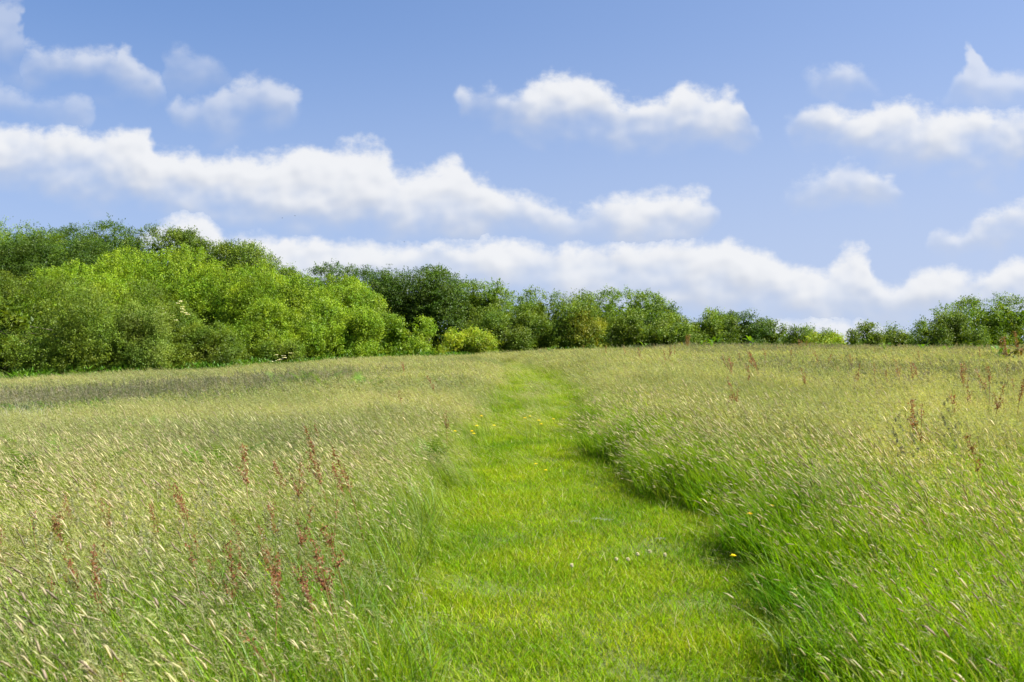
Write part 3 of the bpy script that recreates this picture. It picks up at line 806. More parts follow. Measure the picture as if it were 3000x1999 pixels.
def zones(x, y):
    l, r = path_edges(y)
    ended = y > PATH_END
    dl, dr = l - x, x - r
    off = np.where(x < (l + r) / 2, dl, dr)          # distance outside the path
    off = np.where(ended, 1.5, off)
    mid = (x - l) / np.maximum(r - l, 0.1)
    ridge = np.exp(-((mid - 0.50) / 0.10) ** 2) * np.clip((y - 11) / 5, 0, 1) * (~ended)
    lefttrack = (mid < 0.5) * (mid > 0) * np.clip((y - 12) / 6, 0, 1) * (~ended)   # taller strip between the two tracks
    lush = np.zeros_like(x)
    lush += np.exp(-((dr - 0.45) / 0.55) ** 2) * np.clip((17 - y) / 5, 0, 1) * (~ended)
    lush += 0.95 * np.clip((10.5 - y) / 3.0, 0, 1) * (dr > 0) * (0.45 + 0.55 * lumps(x, y, 1.4, 0.3))
    near = np.clip((11.0 - y) / 4.0, 0, 1) * np.where(x > (l + r) / 2, 0.4, 1.0) * (off > 0.1) * (0.7 + 0.3 * lumps(x, y, 1.1, 1.0))
    lush += 0.35 * np.clip((6.0 - y) / 1.5, 0, 1) * (dl > 0.1)
    lush += 0.8 * blob(x, y, 2720, 1400, 1.6, 1.4) + 0.8 * blob(x, y, 2700, 1560, 1.4, 1.2)
    fog = 1.0 * blob(x, y, 1990, 1225, 1.6, 2.8) + 0.75 * blob(x, y, 2350, 1330, 1.0, 1.2) + 0.75 * blob(x, y, 620, 1300, 3.6, 2.6) + 0.5 * blob(x, y, 200, 1380, 3, 2.4)
    fog += 0.45 * blob(x, y, 900, 1330, 2.0, 2.5) + 0.5 * blob(x, y, 2900, 1420, 1.5, 1.5) + 0.35 * blob(x, y, 250, 1800, 1.6, 1.0)
    dark = (0.6 + 0.5 * lumps(x, y, 1.3, 0.5)) * np.exp(-((y - 23.0 - 0.25 * (x + 10)) / 3.0) ** 2) * np.clip((-x - 3.0) / 2.5, 0, 1)
    dark += 0.30 * np.exp(-((y - 20) / 4.0) ** 2) * np.clip((x - 4) / 3, 0, 1) + 0.25 * np.clip((y - 30) / 8, 0, 1) * np.clip((x - 4) / 3, 0, 1)
    scrub = 1.6 * np.exp(-((y - 19.6 - 0.28 * (x + 10)) / 1.8) ** 2) * np.clip((-x - 3.2) / 2.0, 0, 1) * lumps(x, y, 0.9, 2.0) * 1.6
    return dict(l=l, r=r, dl=dl, dr=dr, off=off, mid=mid, ridge=ridge, lefttrack=lefttrack, near=near.clip(0, 1), lush=lush.clip(0, 1), fog=fog.clip(0, 1), dark=dark.clip(0, 1), scrub=scrub.clip(0, 1))

rng = np.random.default_rng(7)
c_turf = patches('turf', 8, 10, p_turf, M_TURF)
c_mead = patches('meadow', 8, 30, p_meadow(1), M_GRASS)
c_meadf = patches('meadow_far', 6, 50, p_meadow(2.2), M_GRASS)
c_fog = patches('fog', 6, 70, p_fog, M_GRASS)
c_dark = patches('dark', 6, 90, p_dark, M_GRASS)
c_lush = patches('lush', 8, 110, p_lush, M_TURF)
c_bent = patches('verge', 8, 130, p_bent, M_GRASS)
c_near = patches('hay', 10, 190, p_near, M_GRASS)
c_reed = patches('reed', 4, 150, p_reed, M_GRASS)
c_scrub = patches('scrub', 5, 170, p_scrub, M_HERB)

# short turf of the mown path
x, y = in_view(34, rng, 1.0, 16); x2, y2 = in_view(16, rng, 16, 47)
x, y = np.concatenate([x, x2]), np.concatenate([y, y2])
z = zones(x, y); k = (z['off'] < 0.25) & (y < PATH_END + 1)
x, y = x[k], y[k]; n = len(x); z = zones(x, y)
hh = (0.75 + 0.35 * lumps(x, y, 3.1)) * (1 + 0.5 * np.clip((z['off'] + 0.45) / 0.45, 0, 1)) * rng.uniform(0.8, 1.25, n)
scatter('path_turf', 'short bright green turf of the mown path through the meadow', 'grass', c_turf, x, y, rng.uniform(0.9, 1.2, n) * (1 + 0.012 * y), hh, rng, yaw=PI)

# soft verge grass beside the path and on the ridge between its two tracks
x, y = in_view(26, rng, 0.6, 17); x2, y2 = in_view(12, rng, 17, 46)
x, y = np.concatenate([x, x2]), np.concatenate([y, y2])
z = zones(x, y)
pr = np.exp(-((z['off'] - 0.38) / 0.38) ** 2) * 0.9 + 0.34 * (z['off'] > 0.6) * np.clip(lumps(x, y, 1.5, 4.0) * 3 - 1.9, 0, 1) + z['ridge'] * 0.75 + z['lefttrack'] * 0.16 + np.where((z['off'] < 0) & (z['off'] > -0.35), 0.12, 0)
k = rng.random(len(x)) < pr * (1 - 0.6 * z['lush'])
x, y = x[k], y[k]; n = len(x); z = zones(x, y)
hh = np.where(z['off'] < 0, 0.34 + 0.36 * z['ridge'], 0.55 + 0.5 * np.clip(z['off'] / 0.6, 0, 1)) * rng.uniform(0.75, 1.2, n)
scatter('verge_grass', 'fresh green mid-height grass on the verges and between the two tracks', 'grass', c_bent, x, y, rng.uniform(0.9, 1.2, n) * (1 + 0.01 * y), hh, rng)

# tall meadow grass, near and far
for nm, lab, coll, d0, y0, y1 in (('meadow_grass', 'tall pale seeding meadow grass on both sides of the path', c_mead, 15, 0.5, 19),
                                  ('meadow_grass', 'tall straw-green meadow grass further up the slope to the trees', c_meadf, 9.0, 19, 58)):
    x, y = in_view(d0, rng, y0, y1)
    z = zones(x, y)
    far = np.clip((y - 11) / 6, 0, 1)
    pr = np.maximum(np.clip((z['off'] - 0.05 - 0.18 * far * (x > z['l'])) / 0.55, 0, 1), 0.10 * z['ridge']) * (1 - 0.8 * z['lush']) * (1 - 0.8 * np.clip((11.0 - y) / 4.0, 0, 1) * (0.55 + 0.45 * lumps(x, y, 1.1, 1.0))) * (1 - 0.45 * z['fog']) * (1 - 0.75 * z['scrub']) * (1 - 0.8 * z['dark'])
    k = rng.random(len(x)) < pr
    x, y = x[k], y[k]; n = len(x); z = zones(x, y)
    hh = (0.62 + 0.38 * np.clip(z['off'] / 0.9, 0, 1)) * (0.82 + 0.3 * lumps(x, y, 0.8)) * rng.uniform(0.85, 1.15, n)
    scatter(nm, lab, 'grass', coll, x, y, rng.uniform(0.9, 1.15, n) * (1 + 0.006 * y), hh, rng)

def zone_scatter(name, label, coll, key, dens, y0, y1, hs=1.0, yaw=0.45, pw=1.0):
    x, y = in_view(dens, rng, y0, y1)
    z = zones(x, y)
    k = (rng.random(len(x)) < z[key] ** pw) & (z['off'] > 0.0)
    x, y = x[k], y[k]; n = len(x); z = zones(x, y)
    hh = hs * (0.7 + 0.3 * np.clip(z['off'] / 0.5, 0, 1)) * rng.uniform(0.8, 1.2, n)
    scatter(name, label, 'grass', coll, x, y, rng.uniform(0.9, 1.2, n), hh, rng, yaw=yaw)

zone_scatter('seeding_grass', 'patches of cream coloured soft seed heads bent over by the wind', c_fog, 'fog', 19, 0.6, 34)
zone_scatter('flowering_grass', 'bands of grass with dark purplish seed heads across the field', c_dark, 'dark', 15, 8, 50, 1.0)
zone_scatter('lush_grass', 'lush deep green long grass right of the path and in the near corners', c_lush, 'lush', 48, 0.6, 18, 1.12)
zone_scatter('hay_grass', 'leafy upright foreground grass of mixed greens on both sides of the path', c_near, 'near', 30, 0.6, 11, 1.0)
zone_scatter('ground_cover', 'low bright green leafy ground cover across the left of the field', c_scrub, 'scrub', 14, 12, 32, 1.0, PI)
ux, uy = [], []
for i, (nm, lab, cat, sty, u0, u1, vt, dp, grp, kw) in enumerate(TREES):
    if dp > 66 or (grp == GB): continue
    wd = (u1 - u0) / F * dp
    k = int(wd * 5)
    xx = ray((u0 + u1) / 2, 1000).x * dp + rng.uniform(-0.55, 0.55, k) * wd
    yy = dp - min(max(wd / 2 * kw.get('deep', 0.8), 1.0), 4.5) * rng.uniform(0.75, 1.25, k) * np.sqrt(np.clip(1 - ((xx - ray((u0 + u1) / 2, 1000).x * dp) / (wd * 0.6)) ** 2, 0.05, 1))
    ux.append(xx); uy.append(yy)
ux, uy = np.concatenate(ux), np.concatenate(uy); n = len(ux)
scatter('undergrowth', 'low leafy undergrowth along the foot of the trees and bushes', 'undergrowth', c_scrub, ux, uy, rng.uniform(1.0, 1.9, n), rng.uniform(0.9, 2.3, n), rng, yaw=PI)
cx, cy = ground_hit(40, 1250, 0.3)
n = 26
scatter('dry_reeds', 'patch of pale grey dead reed stems at the left edge', 'reeds', c_reed, rng.normal(cx - 0.1, 0.55, n), rng.normal(cy, 0.6, n), rng.uniform(0.8, 1.1, n), rng.uniform(0.7, 1.1, n), rng, yaw=PI)

# ------------------------------------------------------------------ single plants, copied with their parts
def copy_thing(root, loc, rotz, scale, label, group):
    r = root.copy(); C.objects.link(r)
    r.location = loc; r.rotation_euler = (0, 0, rotz); r.scale = (scale,) * 3
    r['label'] = label
    if group: r['group'] = group
    elif 'group' in r: del r['group']
    for ch in root.children:
        c = ch.copy(); C.objects.link(c); c.parent = r
        for g2 in ch.children:
            d = g2.copy(); C.objects.link(d); d.parent = c
    return r

class Kind:
    """a few built variants; the first uses of each are the variants themselves, later ones are copies"""
    def __init__(s, makers): s.makers, s.protos, s.i = makers, {}, 0
    def place(s, loc, rotz, scale, label, group):
        k = s.i % len(s.makers); s.i += 1
        if k not in s.protos:
            o = s.makers[k](); s.protos[k] = o
            o.location = loc; o.rotation_euler = (0, 0, rotz); o.scale = (scale,) * 3; o['label'] = label
            if group: o['group'] = group
            return o
        return copy_thing(s.protos[k], loc, rotz, scale, label, group)

def bits(g, rng, centres, size, cols, per=1, flat=0.0):
    """small rhombic scales or petals"""
    n = len(centres)
    a = unit(rng.standard_normal((n, 3))); b = unit(np.cross(a, rng.standard_normal((n, 3))))
    l = size * rng.uniform(0.6, 1.3, (n, 1))
    V = np.stack([centres - a * l, centres - b * l * 0.6, centres + a * l, centres + b * l * 0.6], 1).reshape(-1, 3)
    g.add(V, np.repeat(pick(rng, n, cols, 0.15), 4, 0), quads=np.arange(n * 4).reshape(-1, 4))

def blade_leaf(g, base, direction, length, width, col, droop=0.4, segs=4, fold=0.25):
    """one broad leaf with a midrib fold"""
    d = np.array(direction, float); d /= np.linalg.norm(d)
    side = np.cross(d, [0, 0, 1.0]); side = side / max(np.linalg.norm(side), 1e-6)
    V, Q = [], []
    p = np.array(base, float)
    for i in range(segs + 1):
        t = i / segs
        w = width * 0.5 * (math.sin(PI * min(1, 0.12 + 0.88 * t)) ** 0.8 + 0.02)
        up = np.cross(side, d)
        V += [p - side * w + up * w * fold, p, p + side * w + up * w * fold]
        if i < segs:
            a = 3 * i
            Q += [(a, a + 1, a + 4, a + 3), (a + 1, a + 2, a + 5, a + 4)]
        d = d + np.array([0, 0, -droop / segs]); d /= np.linalg.norm(d)
        p = p + d * length / segs
    g.add(np.array(V), col, quads=Q)

RED = [(0.22,0.08,0.035),(0.26,0.105,0.05),(0.17,0.065,0.03),(0.25,0.15,0.065)]
def make_sorrel(seed, pale=False):
    def f():
        rng = np.random.default_rng(4000 + seed)
        root = thing('sorrel_plant', '', 'sorrel', (0, 0, 0))
        h = rng.uniform(0.54, 0.66); lx = -rng.uniform(0.02, 0.10); ly = rng.normal(0, 0.03)
        ts = np.linspace(0, 1, 7)
        axis = np.stack([lx * ts ** 2, ly * ts ** 2, h * ts], 1)
        g = Geo(); V, Q = tube(axis, 0.0032 - 0.0018 * ts, 4); g.add(V, (0.26, 0.16, 0.07), quads=Q)
        branches = [axis[4 + seed % 2:]]
        for k in range(int(rng.integers(0, 4))):
            i = rng.uniform(0.66, 0.86); p0 = np.array([lx * i * i, ly * i * i, h * i])
            an = rng.uniform(0, 2 * PI); L = rng.uniform(0.05, 0.11)
            t5 = np.linspace(0, 1, 5)[:, None]
            br = p0 + t5 * L * np.array([0.45 * math.cos(an), 0.45 * math.sin(an), 0.9]) + t5 ** 2 * np.array([-0.02, 0, 0.02])
            V, Q = tube(br, np.linspace(0.0018, 0.001, 5), 3); g.add(V, (0.27, 0.14, 0.07), quads=Q)
            branches.append(br)
        link('stem', g.mesh('stem', M_HERB), root)
        g = Geo(); pts = []
        for br in branches:
            L = np.linalg.norm(br[-1] - br[0]); n = int(420 * L)
            t = rng.random(n) * (len(br) - 1.001); i = t.astype(int); fr = (t - i)[:, None]
            p = br[i] * (1 - fr) + br[i + 1] * fr
            # whorls along the branch
            p = p + rng.normal(0, 1, (n, 3)) * np.array([0.009, 0.009, 0.006])
            pts.append(p)
        bits(g, rng, np.concatenate(pts), 0.0062, RED)
        link('flower_spike', g.mesh('flower_spike', M_HERB), root)['kind'] = 'stuff'
        for k in range(3):
            g = Geo(); an = rng.uniform(0, 2 * PI)
            blade_leaf(g, (0, 0, 0.02 + 0.08 * k), (math.cos(an), math.sin(an), 1.2), rng.uniform(0.1, 0.16), 0.025, (0.12, 0.20, 0.03), 0.9)
            link('leaf', g.mesh('leaf', M_HERB), root)
        return root
    return f
SORREL = Kind([make_sorrel(i) for i in range(7)])
rr = random.Random(5)

def at_px(z, ox, oy, pts): return [(ox + a / z, oy + b / z) for a, b in pts]
ORD = ['leftmost'] + [w + ' from the left' for w in ('second third fourth fifth sixth seventh eighth ninth tenth eleventh twelfth thirteenth fourteenth fifteenth sixteenth seventeenth eighteenth nineteenth twentieth '
       + ' '.join(t + '-' + o for t in ('twenty', 'thirty', 'forty') for o in 'first second third fourth fifth sixth seventh eighth ninth tenth'.split())).split()]
ORD = [o.replace('twenty-tenth', 'thirtieth').replace('thirty-tenth', 'fortieth') for o in ORD]
S_NEAR = at_px(1.962, 0, 1200, [(568,345),(465,420),(297,530),(415,600),(455,660),(510,760),(935,480),(1000,460),(1185,470),(735,480),(1165,560),(1225,760),(1345,715),(1380,695),(1415,715),(1525,750),
    (1640,570),(1600,550),(1680,470),(1890,520),(1885,890),(1875,1090),(470,1270),(110,630),(190,500),(20,780),(255,830),(620,900),(1550,640),(1720,680),(1545,960),(300,640),(500,740),(1360,760)])
S_MIDL = at_px(1.962, 0, 1200, [(1890,180),(1930,310),(1700,365),(1745,275),(1450,370)]) + at_px(2.353, 800, 700, [(395,1290),(945,1180),(1190,1200),(905,890),(820,870),(1160,980)]) + at_px(1.962, 1000, 1200, [(85,280),(160,390),(65,690),(75,780),(40,860)])
S_RIGHT = at_px(3.92, 2400, 950, [(780,540),(325,565),(685,600),(1070,540),(1190,530),(1340,430),(1640,620),(1960,560),(1700,630),(1200,450),(945,550),(2180,560),(2060,700),(1630,760),(1910,790),(1940,890),
    (2230,830),(1270,1120),(1120,1070),(1045,1075),(1920,1500),(1480,880),(2270,730),(420,425)]) + at_px(3.92, 1900, 900, [(1325,530),(1610,570),(1380,650),(960,665),(985,710),(1170,730),(1360,700),(1240,630),
    (1835,780),(2285,760),(1015,935),(1135,960),(900,1005),(2005,580),(905,630),(1080,570)])
S_CREST = at_px(1.81, 1700, 800, [(270,405),(330,425),(240,410),(100,405),(465,415),(480,425),(30,395),(150,410)]) + at_px(3.92, 1900, 900, [(110,470),(265,500),(215,560),(1500,460)]) + at_px(3.92, 2400, 950, [(540,320),(1850,345),(40,385)])
for pts, lab, grp, hh in ((S_NEAR, 'rust red sorrel spike in the left foreground grass, %s', 'red sorrel in the left foreground', 0.62),
                      (S_MIDL, 'small red sorrel spike further up the left field, %s', 'red sorrel further up the left field', 0.62),
                      (S_RIGHT, 'reddish sorrel spike in the right field, %s', 'red sorrel in the right field', 0.62),
                      (S_CREST, 'tiny red sorrel spike on the crest before the bushes, %s', 'red sorrel along the crest', 0.62)):
    for k, (u, v) in enumerate(sorted(pts)):
        x, y = ground_hit(u, v, hh, 46)
        y = min(y, 45.0); x = ray(u, v).x * y
        o = SORREL.place((x, y, gz(x, y) - 0.01), 0, rr.uniform(0.86, 1.12) * (1.0 if pts is S_NEAR else 1.3), lab % ORD[k], grp)
        o.rotation_euler = (rr.gauss(0, 0.14), rr.gauss(-0.08, 0.16), rr.uniform(-2, 2))

# cocksfoot: stiff stems with knotty grey-green heads
def make_cocksfoot(seed, col):
    def f():
        rng = np.random.default_rng(5000 + seed)
        root = thing('cocksfoot_stem', '', 'grass stem', (0, 0, 0))
        h = rng.uniform(0.7, 0.86); lx = -rng.uniform(0.06, 0.22)
        ts = np.linspace(0, 1, 7)
        ax = np.stack([lx * ts ** 2.2, rng.normal(0, .03) * ts ** 2, h * ts - 0.25 * lx * lx * ts], 1)
        g = Geo(); V, Q = tube(ax, 0.002 - 0.001 * ts, 4); g.add(V, (0.17, 0.23, 0.07), quads=Q)
        link('stem', g.mesh('stem', M_HERB), root)
        g = Geo(); top = ax[-1]; dr = unit(ax[-1] - ax[-2])
        c = []
        for k in range(int(rng.integers(4, 7))):
            o = top - dr * 0.028 * k * (1 + 0.2 * k) + np.array([-1, 0, 0.2]) * rng.uniform(0, 0.02 + 0.012 * k) + rng.normal(0, 0.006, 3)
            L = rng.uniform(0.014, 0.024)
            c.append(o + rng.standard_normal((40, 3)) * np.array([0.005, 0.005, L * 0.5]))
        bits(g, rng, np.concatenate(c), 0.0045, col)
        link('seed_head', g.mesh('seed_head', M_HERB), root)['kind'] = 'stuff'
        return root
    return f
GREY = [(0.27,0.28,0.15),(0.32,0.31,0.19),(0.21,0.23,0.11),(0.29,0.25,0.17)]
COCK = Kind([make_cocksfoot(i, GREY) for i in range(5)])
for k, (u, v) in enumerate(sorted(at_px(1.962, 0, 1200, [(545,440),(615,400),(850,500),(885,460),(940,650),(985,670),(1215,410),(1320,350),(1275,535),(1375,470),(1640,610),(20,540),(60,585),(760,660),(1330,500),(1795,640),(1880,455),
    (480,610),(865,765),(1070,365),(300,620),(960,560),(700,540),(1180,450),(30,690),(545,690)]))):
    x, y = ground_hit(u, v, 0.76)
    COCK.place((x, y, gz(x, y) - 0.01), rr.uniform(-0.6, 0.6), rr.uniform(0.9, 1.1), 'knotty grey-green grass head in the left foreground, ' + ORD[k], 'knotty grass heads in the left foreground')
COCKD = Kind([make_cocksfoot(20 + i, [(0.10,0.11,0.07),(0.14,0.13,0.1),(0.09,0.09,0.06)]) for i in range(2)])
for k, (u, v) in enumerate(sorted(at_px(1.962, 2000, 1200, [(1300,75),(1330,90),(1430,92),(1600,15),(1570,10)]) + [(2710,1195), (2830,1235)])):
    x, y = ground_hit(u, v, 0.76)
    COCKD.place((x, y, gz(x, y) - 0.01), rr.uniform(-0.5, 0.5), rr.uniform(0.9, 1.1), 'dark knotty seed head leaning over the right field, ' + ORD[k], 'dark grass heads in the right field')

# ferns
def make_fern(seed):
    def f():
        rng = np.random.default_rng(6000 + seed)
        root = thing('bracken_fern', '', 'fern', (0, 0, 0))
        for k in range(int(rng.integers(3, 6))):
            g = Geo(); an = rng.uniform(0, 2 * PI); L = rng.uniform(0.6, 0.85)
            n = 15
            d = np.array([math.cos(an) * 0.35, math.sin(an) * 0.35, 1.0]); d /= np.linalg.norm(d)
            p = np.zeros(3); P, D = [p.copy()], [d.copy()]
            for i in range(n):
                d = d + np.array([math.cos(an), math.sin(an), -0.5]) * 0.085 * (1 if i > 4 else 0.2); d /= np.linalg.norm(d)
                p = p + d * L / n; P.append(p.copy()); D.append(d.copy())
            P = np.array(P); V, Q = tube(P, np.linspace(0.004, 0.001, n + 1), 4); g.add(V, (0.14, 0.17, 0.04), quads=Q)
            for i in range(4, n + 1):
                t = (i - 4) / (n - 4); w = 0.20 * (1 - t) ** 0.8 * (0.55 + 0.45 * min(1, t * 4)) + 0.015
                sd_ = np.cross(D[i], [0, 0, 1.0]); sd_ /= np.linalg.norm(sd_)
                up = np.cross(sd_, D[i])
                for sg in (-1, 1):
                    pd = sd_ * sg + D[i] * 0.35; pd /= np.linalg.norm(pd)
                    for q in range(7):
                        a0 = P[i] + pd * w * q / 7; ln = 0.034 * (1 - q / 8.5) * (0.5 + 2.5 * w)
                        for s2 in (-1, 1):
                            od = D[i] * s2; tip = a0 + od * ln + pd * w / 9 - up * 0.006
                            g.add(np.array([a0, a0 + pd * w / 8, tip]), np.array((0.10, 0.21, 0.008)) * rng.uniform(0.8, 1.25), tris=[(0, 1, 2)])
            link('frond', g.mesh('frond', M_HERB), root)
        return root
    return f
FERN = Kind([make_fern(i) for i in range(4)])
for (u, v, lab, grp, sc) in [(640,1272,'dark green fern with an upright curled frond in the pale grass, left field',None,1.05),(1262,1262,'small bright fern in the pale grass left of the path',None,0.82),
    (770,1312,'low fern half hidden in the pale grass right of the upright one',None,0.88),(862,1300,'pair of short fern fronds in the pale grass nearest the path side',None,0.85)]:
    x, y = ground_hit(u, v, 0.62 * sc); FERN.place((x, y, gz(x, y)), rr.uniform(0, 6), sc, lab, grp)
for k, (u, v) in enumerate(sorted([(25,1310),(60,1282),(110,1272),(140,1295),(178,1318),(215,1285),(250,1330),(278,1276),(90,1330),(330,1300),(20,1350),(400,1262),(470,1240)])):
    x, y = ground_hit(u, v, 0.5); FERN.place((x, y, gz(x, y)), rr.uniform(0, 6), rr.uniform(0.9, 1.1), 'bright fern in the thick patch at the left field edge, ' + ORD[k], 'ferns at the left edge')
for k, (u, v) in enumerate(sorted([(905,1095),(955,1097),(830,1102),(870,1098),(1050,1103),(1072,1108)])):
    x, y = ground_hit(u, v, 0.6); FERN.place((x, y, gz(x, y)), rr.uniform(0, 6), 1.2, 'small far fern in the grass below the bright willows, ' + ORD[k], 'far ferns below the willows')
for k, (u, v) in enumerate([(15,1100),(60,1106),(120,1102),(185,1108),(240,1098)]):
    y = 39.0; x = ray(u, v).x * y; FERN.place((x, y, gz(x, y)), rr.uniform(0, 6), 1.3, 'fern at the foot of the leftmost willow mound, ' + ORD[k], 'ferns under the willows')

# docks and leafy weeds
def make_dock(seed, cols, spike):
    def f():
        rng = np.random.default_rng(7000 + seed)
        root = thing('dock_plant', '', 'weed', (0, 0, 0))
        for k in range(30):
            g = Geo(); an = rng.uniform(0, 2 * PI); up = rng.uniform(0.4, 2.0)
            blade_leaf(g, (0.16 * math.cos(an) * rng.random(), 0.16 * math.sin(an) * rng.random(), rng.uniform(0.05, 0.52)), (math.cos(an), math.sin(an), up), rng.uniform(0.12, 0.22), rng.uniform(0.05, 0.085),
                       np.array(cols[k % len(cols)]) * rng.uniform(0.85, 1.2), 0.8)
            link('leaf', g.mesh('leaf', M_HERB), root)
        if spike:
            for j in range(3):
                g = Geo(); ax = np.linspace(0, 1, 6)[:, None] * np.array([rng.normal(-0.05, 0.1), rng.normal(0, .1), rng.uniform(0.75, 0.95)])
                V, Q = tube(ax, np.linspace(0.006, 0.003, 6), 4); g.add(V, (0.22, 0.12, 0.05), quads=Q)
                n = 260; t = 0.45 + 0.55 * rng.random((n, 1)); p = ax[0] * (1 - t) + ax[-1] * t + rng.normal(0, 0.022, (n, 3))
                bits(g, rng, p, 0.012, [(0.28,0.12,0.05),(0.22,0.09,0.04),(0.2,0.16,0.05)])
                link('flower_spike', g.mesh('flower_spike', M_HERB), root)['kind'] = 'stuff'
        return root
    return f
GREEN_L = [(0.095,0.185,0.008),(0.12,0.21,0.010),(0.075,0.155,0.007)]
RUST_L = [(0.13,0.14,0.02),(0.16,0.10,0.035),(0.10,0.14,0.012)]
DOCK = Kind([make_dock(i, GREEN_L, False) for i in range(3)])
DOCKR = Kind([make_dock(10 + i, RUST_L, True) for i in range(2)])
for K, u, vt, y, h, lab in [(DOCK,1615,1012,44,0.62,'small leafy weed beside the dark hawthorn at the path end'),(DOCK,1890,1008,41,0.62,'bright leafy weed below the left round bush'),
    (DOCKR,2005,990,41,0.8,'rusty reddish dock below the right round bush'),(DOCK,2058,1004,40,0.66,'bright green leafy weed right of the rusty dock'),(DOCK,2090,996,40.5,0.72,'darker leafy weed touching the bright one, right of the rusty dock'),
    (DOCK,2200,996,41,0.74,'bright leafy weed below the upright dark bush'),(DOCKR,2350,998,41,0.7,'brownish weed left of the small yellow bush'),(DOCK,2370,1012,39,0.55,'low leafy weed in front of the small yellow bush'),
    (DOCK,2597,1020,36,0.62,'leafy green weed left of the skyline gap'),(DOCK,2706,1018,36,0.62,'leafy green weed just right of the skyline gap'),(DOCK,2772,1014,37,0.6,'dull leafy weed second right of the skyline gap'),
    (DOCK,2925,1000,33,0.62,'large bright leafy weed below the tree at the right edge'),(DOCKR,2955,1022,31,0.85,'rust brown dock in front of the large leafy weed, right edge'),(DOCKR,2992,1002,31,1.0,'tall brown-spiked dock at the right edge'),
    (DOCK,3052,1150,12.5,0.6,'close green dock leaf poking in at the right edge')]:
    x = ray(u, vt).x * y; K.place((x, y, gz(x, y) - 0.02), rr.uniform(0, 6), h / 0.62 * (1.35 if y > 20 else 1.0) if K is DOCK else h / 0.75 * 1.1, lab, None)

# tussocks at the edge of the path
def make_tussock(seed):
    def f():
        rng = np.random.default_rng(8000 + seed)
        g = Geo(); n = 420
        b = disc(rng, n, 0.17); c = pick(rng, n, [(0.062,0.15,0.004),(0.08,0.175,0.004),(0.10,0.205,0.006)])
        strips(g, rng, b, rng.uniform(0.22, 0.46, n), rng.uniform(0.003, 0.006, n), 0.75, 1.0, c, c * 1.15, segs=5, spread=2.2, tip=0.08)
        o = link('grass_tussock', g.mesh('grass_tussock', M_TURF)); o['category'] = 'tussock'
        return o
    return f
TUSS = Kind([make_tussock(i) for i in range(3)])
for (u, v, sc, lab) in [(1740,1312,1.1,'dark grass tussock bulging onto the right path edge, furthest of them'),(1800,1305,1.0,'dark grass tussock just behind and right of the furthest one'),
    (1930,1408,1.15,'rounded dark green tussock on the path edge, nearest to the bend'),(2005,1428,1.2,'dark upright tussock casting a shadow on the path'),(1975,1385,1.1,'tall tussock behind the rounded dark one'),
    (2800,1400,1.0,'deep green tussock in the right field'),(2080,1470,0.8,'low tussock right of the one casting a shadow'),(2330,1780,0.9,'dark tussock at the right path edge in the foreground'),
    (2480,1850,1.1,'largest dark tussock at the bottom right'),(2250,1700,0.6,'small tuft standing on the right half of the path'),(2570,1960,1.0,'dark tussock at the bottom edge, right of the path')]:
    x, y = ground_hit(u, v, 0.05); TUSS.place((x, y, gz(x, y) - 0.01), rr.uniform(-0.7, 0.7), sc, lab, None)

# yellow flowers, clover, silvery weeds on and beside the path
def make_flower(seed, petals, col, h, r):
    def f():
        rng = np.random.default_rng(9000 + seed)
        root = thing('yellow_flower', '', 'flower', (0, 0, 0))
        ax = np.linspace(0, 1, 5)[:, None] * np.array([-0.03, 0.0, h])
        g = Geo(); V, Q = tube(ax, np.linspace(0.0022, 0.0016, 5), 4); g.add(V, (0.14, 0.22, 0.03), quads=Q); link('stem', g.mesh('stem', M_HERB), root)
        g = Geo()
        for ring, (rad, zz) in enumerate(((1.0, 0.0), (0.65, 0.004))):
            for k in range(petals):
                an = 2 * PI * (k + 0.5 * ring) / petals
                blade_leaf(g, ax[-1] + np.array([0, 0, zz]), (math.cos(an), math.sin(an), 0.35 + 0.3 * ring), r * rad, r * 0.42, col, 0.3, 2)
        link('petals', g.mesh('petals', M_HERB), root)
        return root
    return f
YEL = Kind([make_flower(i, 11, (0.85, 0.66, 0.01), 0.30, 0.024) for i in range(2)])
for k, (u, v) in enumerate(sorted([(1418,1223),(1443,1252),(1375,1268),(1379,1276),(1398,1252),(1341,1268)])):
    x, y = ground_hit(u, v, 0.36); YEL.place((x, y, gz(x, y)), rr.uniform(0, 6), 1.25, 'tiny yellow flower in the pale left verge, ' + ORD[k], 'yellow flowers on the left verge')
for k, (u, v) in enumerate(sorted([(1545,1230),(1555,1225),(1577,1237),(1580,1248),(1628,1233)])):
    x, y = ground_hit(u, v, 0.34); YEL.place((x, y, gz(x, y)), rr.uniform(0, 6), 1.2, 'tiny yellow flower between the two tracks, ' + ORD[k], 'yellow flowers between the tracks')
for u, v, h, lab in [(1592,1378,.1,'yellow flower low on the middle of the path'),(1567,1360,.1,'faint yellow flower left of the one low on the path'),(2261,1468,.34,'upper yellow flower in the grass right of the path'),
                     (2185,1508,.30,'lower yellow flower in the grass right of the path'),(2159,1633,.12,'yellow flower in short grass, nearest the camera')]:
    x, y = ground_hit(u, v, h); YEL.place((x, y, gz(x, y) + min(0, h - 0.30)), rr.uniform(0, 6), 1.0, lab, None)
def make_clover():
    rng = np.random.default_rng(77)
    root = thing('clover_flower', '', 'flower', (0, 0, 0))
    g = Geo(); V, Q = tube(np.linspace(0, 1, 4)[:, None] * np.array([0, 0, 0.09]), [0.0018] * 4, 4); g.add(V, (0.14, 0.22, 0.03), quads=Q); link('stem', g.mesh('stem', M_HERB), root)
    g = Geo(); d = unit(rng.standard_normal((120, 3))); bits(g, rng, np.array([0, 0, 0.095]) + d * 0.0095, 0.006, [(0.72,0.68,0.60),(0.66,0.60,0.52),(0.5,0.5,0.36)]); link('flower_head', g.mesh('flower_head', M_HERB), root)
    return root
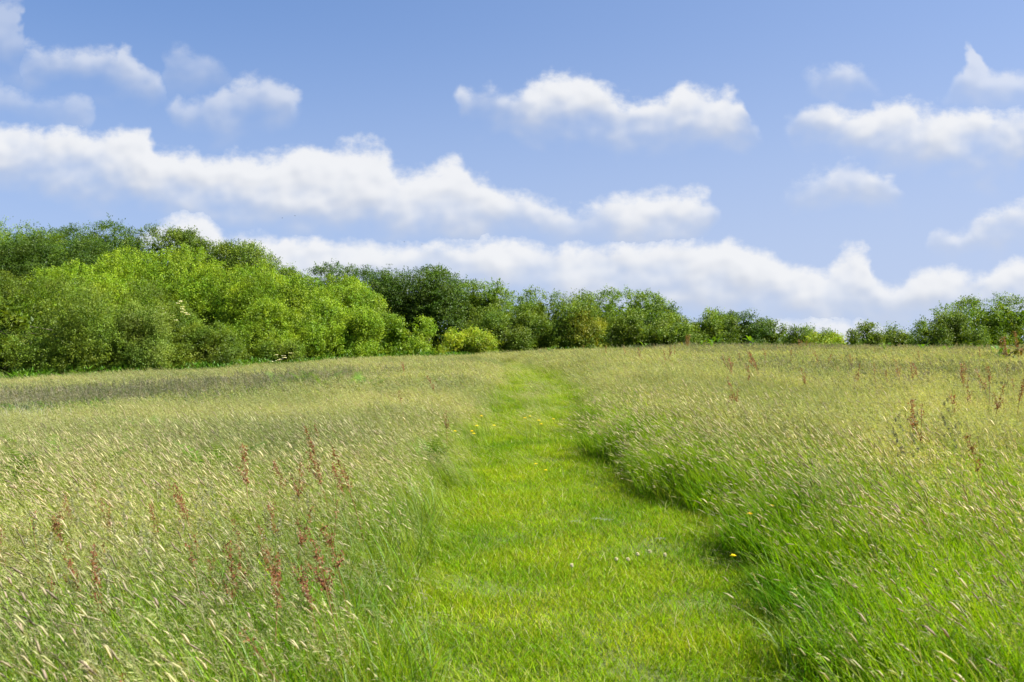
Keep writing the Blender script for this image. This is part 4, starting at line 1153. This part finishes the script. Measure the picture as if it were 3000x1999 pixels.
CLO = Kind([make_clover])
for k, (u, v) in enumerate(sorted([(1805,1637),(1840,1637),(1903,1614),(1868,1623),(1948,1625),(1675,1655)])):
    x, y = ground_hit(u, v, 0.1); CLO.place((x, y, gz(x, y)), rr.uniform(0, 6), 1.0, 'round white clover flower in the path turf, ' + ORD[k], 'white clover on the path')
def make_weed():
    rng = np.random.default_rng(78)
    root = thing('silver_weed', '', 'weed', (0, 0, 0))
    for k in range(7):
        g = Geo(); an = 2 * PI * k / 7
        blade_leaf(g, (0.01 * math.cos(an), 0.01 * math.sin(an), 0.02), (math.cos(an), math.sin(an), 0.7), 0.045, 0.013, (0.17, 0.20, 0.11), 0.9, 3)
        link('leaf', g.mesh('leaf', M_HERB), root)
    return root
SIL = Kind([make_weed])
for u, v, lab in [(1686,1517,'leftmost pale silvery weed lying in the path turf'),(1750,1508,'middle pale silvery weed in the path turf'),(1778,1512,'pale silvery weed touching the middle one on its right'),
                  (1938,1566,'pale silvery weed near the right path edge')]:
    x, y = ground_hit(u, v, 0.06); SIL.place((x, y, gz(x, y)), rr.uniform(0, 6), 1.1, lab, None)

# birds far off in the sky
def make_bird():
    root = thing('bird', '', 'bird', (0, 0, 0))
    g = Geo(); V, Q = tube(np.array([[0, -0.17, 0], [0, -0.1, 0.005], [0, 0, 0.01], [0, 0.08, 0.015], [0, 0.13, 0.02], [0, 0.16, 0.015]]), [0.012, 0.03, 0.045, 0.035, 0.025, 0.004], 8); g.add(V, (0.1, 0.1, 0.1), quads=Q)
    link('body', g.mesh('body', M_BIRD), root)
    for sgn in (-1, 1):
        g = Geo()
        V = [(0.03 * sgn, 0.06, 0.02), (0.22 * sgn, 0.09, 0.10), (0.44 * sgn, -0.02, 0.04), (0.20 * sgn, -0.03, 0.09), (0.03 * sgn, -0.06, 0.015)]
        V = [(*a[:2], a[2]) for a in V] + [(a[0], a[1], a[2] - 0.012) for a in V]
        g.add(np.array(V), (0.1, 0.1, 0.1), quads=[(0, 1, 3, 4), (5, 6, 8, 9), (0, 1, 6, 5), (3, 4, 9, 8), (0, 4, 9, 5)], tris=[(1, 2, 3), (6, 7, 8), (1, 2, 7), (1, 7, 6), (2, 3, 8), (2, 8, 7)])
        link('wing', g.mesh('wing', M_BIRD), root)
    g = Geo(); g.add(np.array([(-.015, -.16, 0), (.015, -.16, 0), (.05, -.27, 0), (-.05, -.27, 0)]), (0.1, .1, .1), quads=[(0, 1, 2, 3)]); link('tail', g.mesh('tail', M_BIRD), root)
    return root
BIRD = Kind([make_bird])
for u, v, lab in [(827,639,'tiny dark bird in the left cloud band, lower of its pair'),(864,633,'tiny dark bird in the left cloud band, upper of its pair'),(1184,709,'tiny bird over the central beeches, left one'),(1237,716,'tiny bird over the central beeches, right one')]:
    d = ray(u, v) * 260; BIRD.place((d.x, d.y, CAM_H + d.z), rr.uniform(0, 6), 1.0, lab, None)
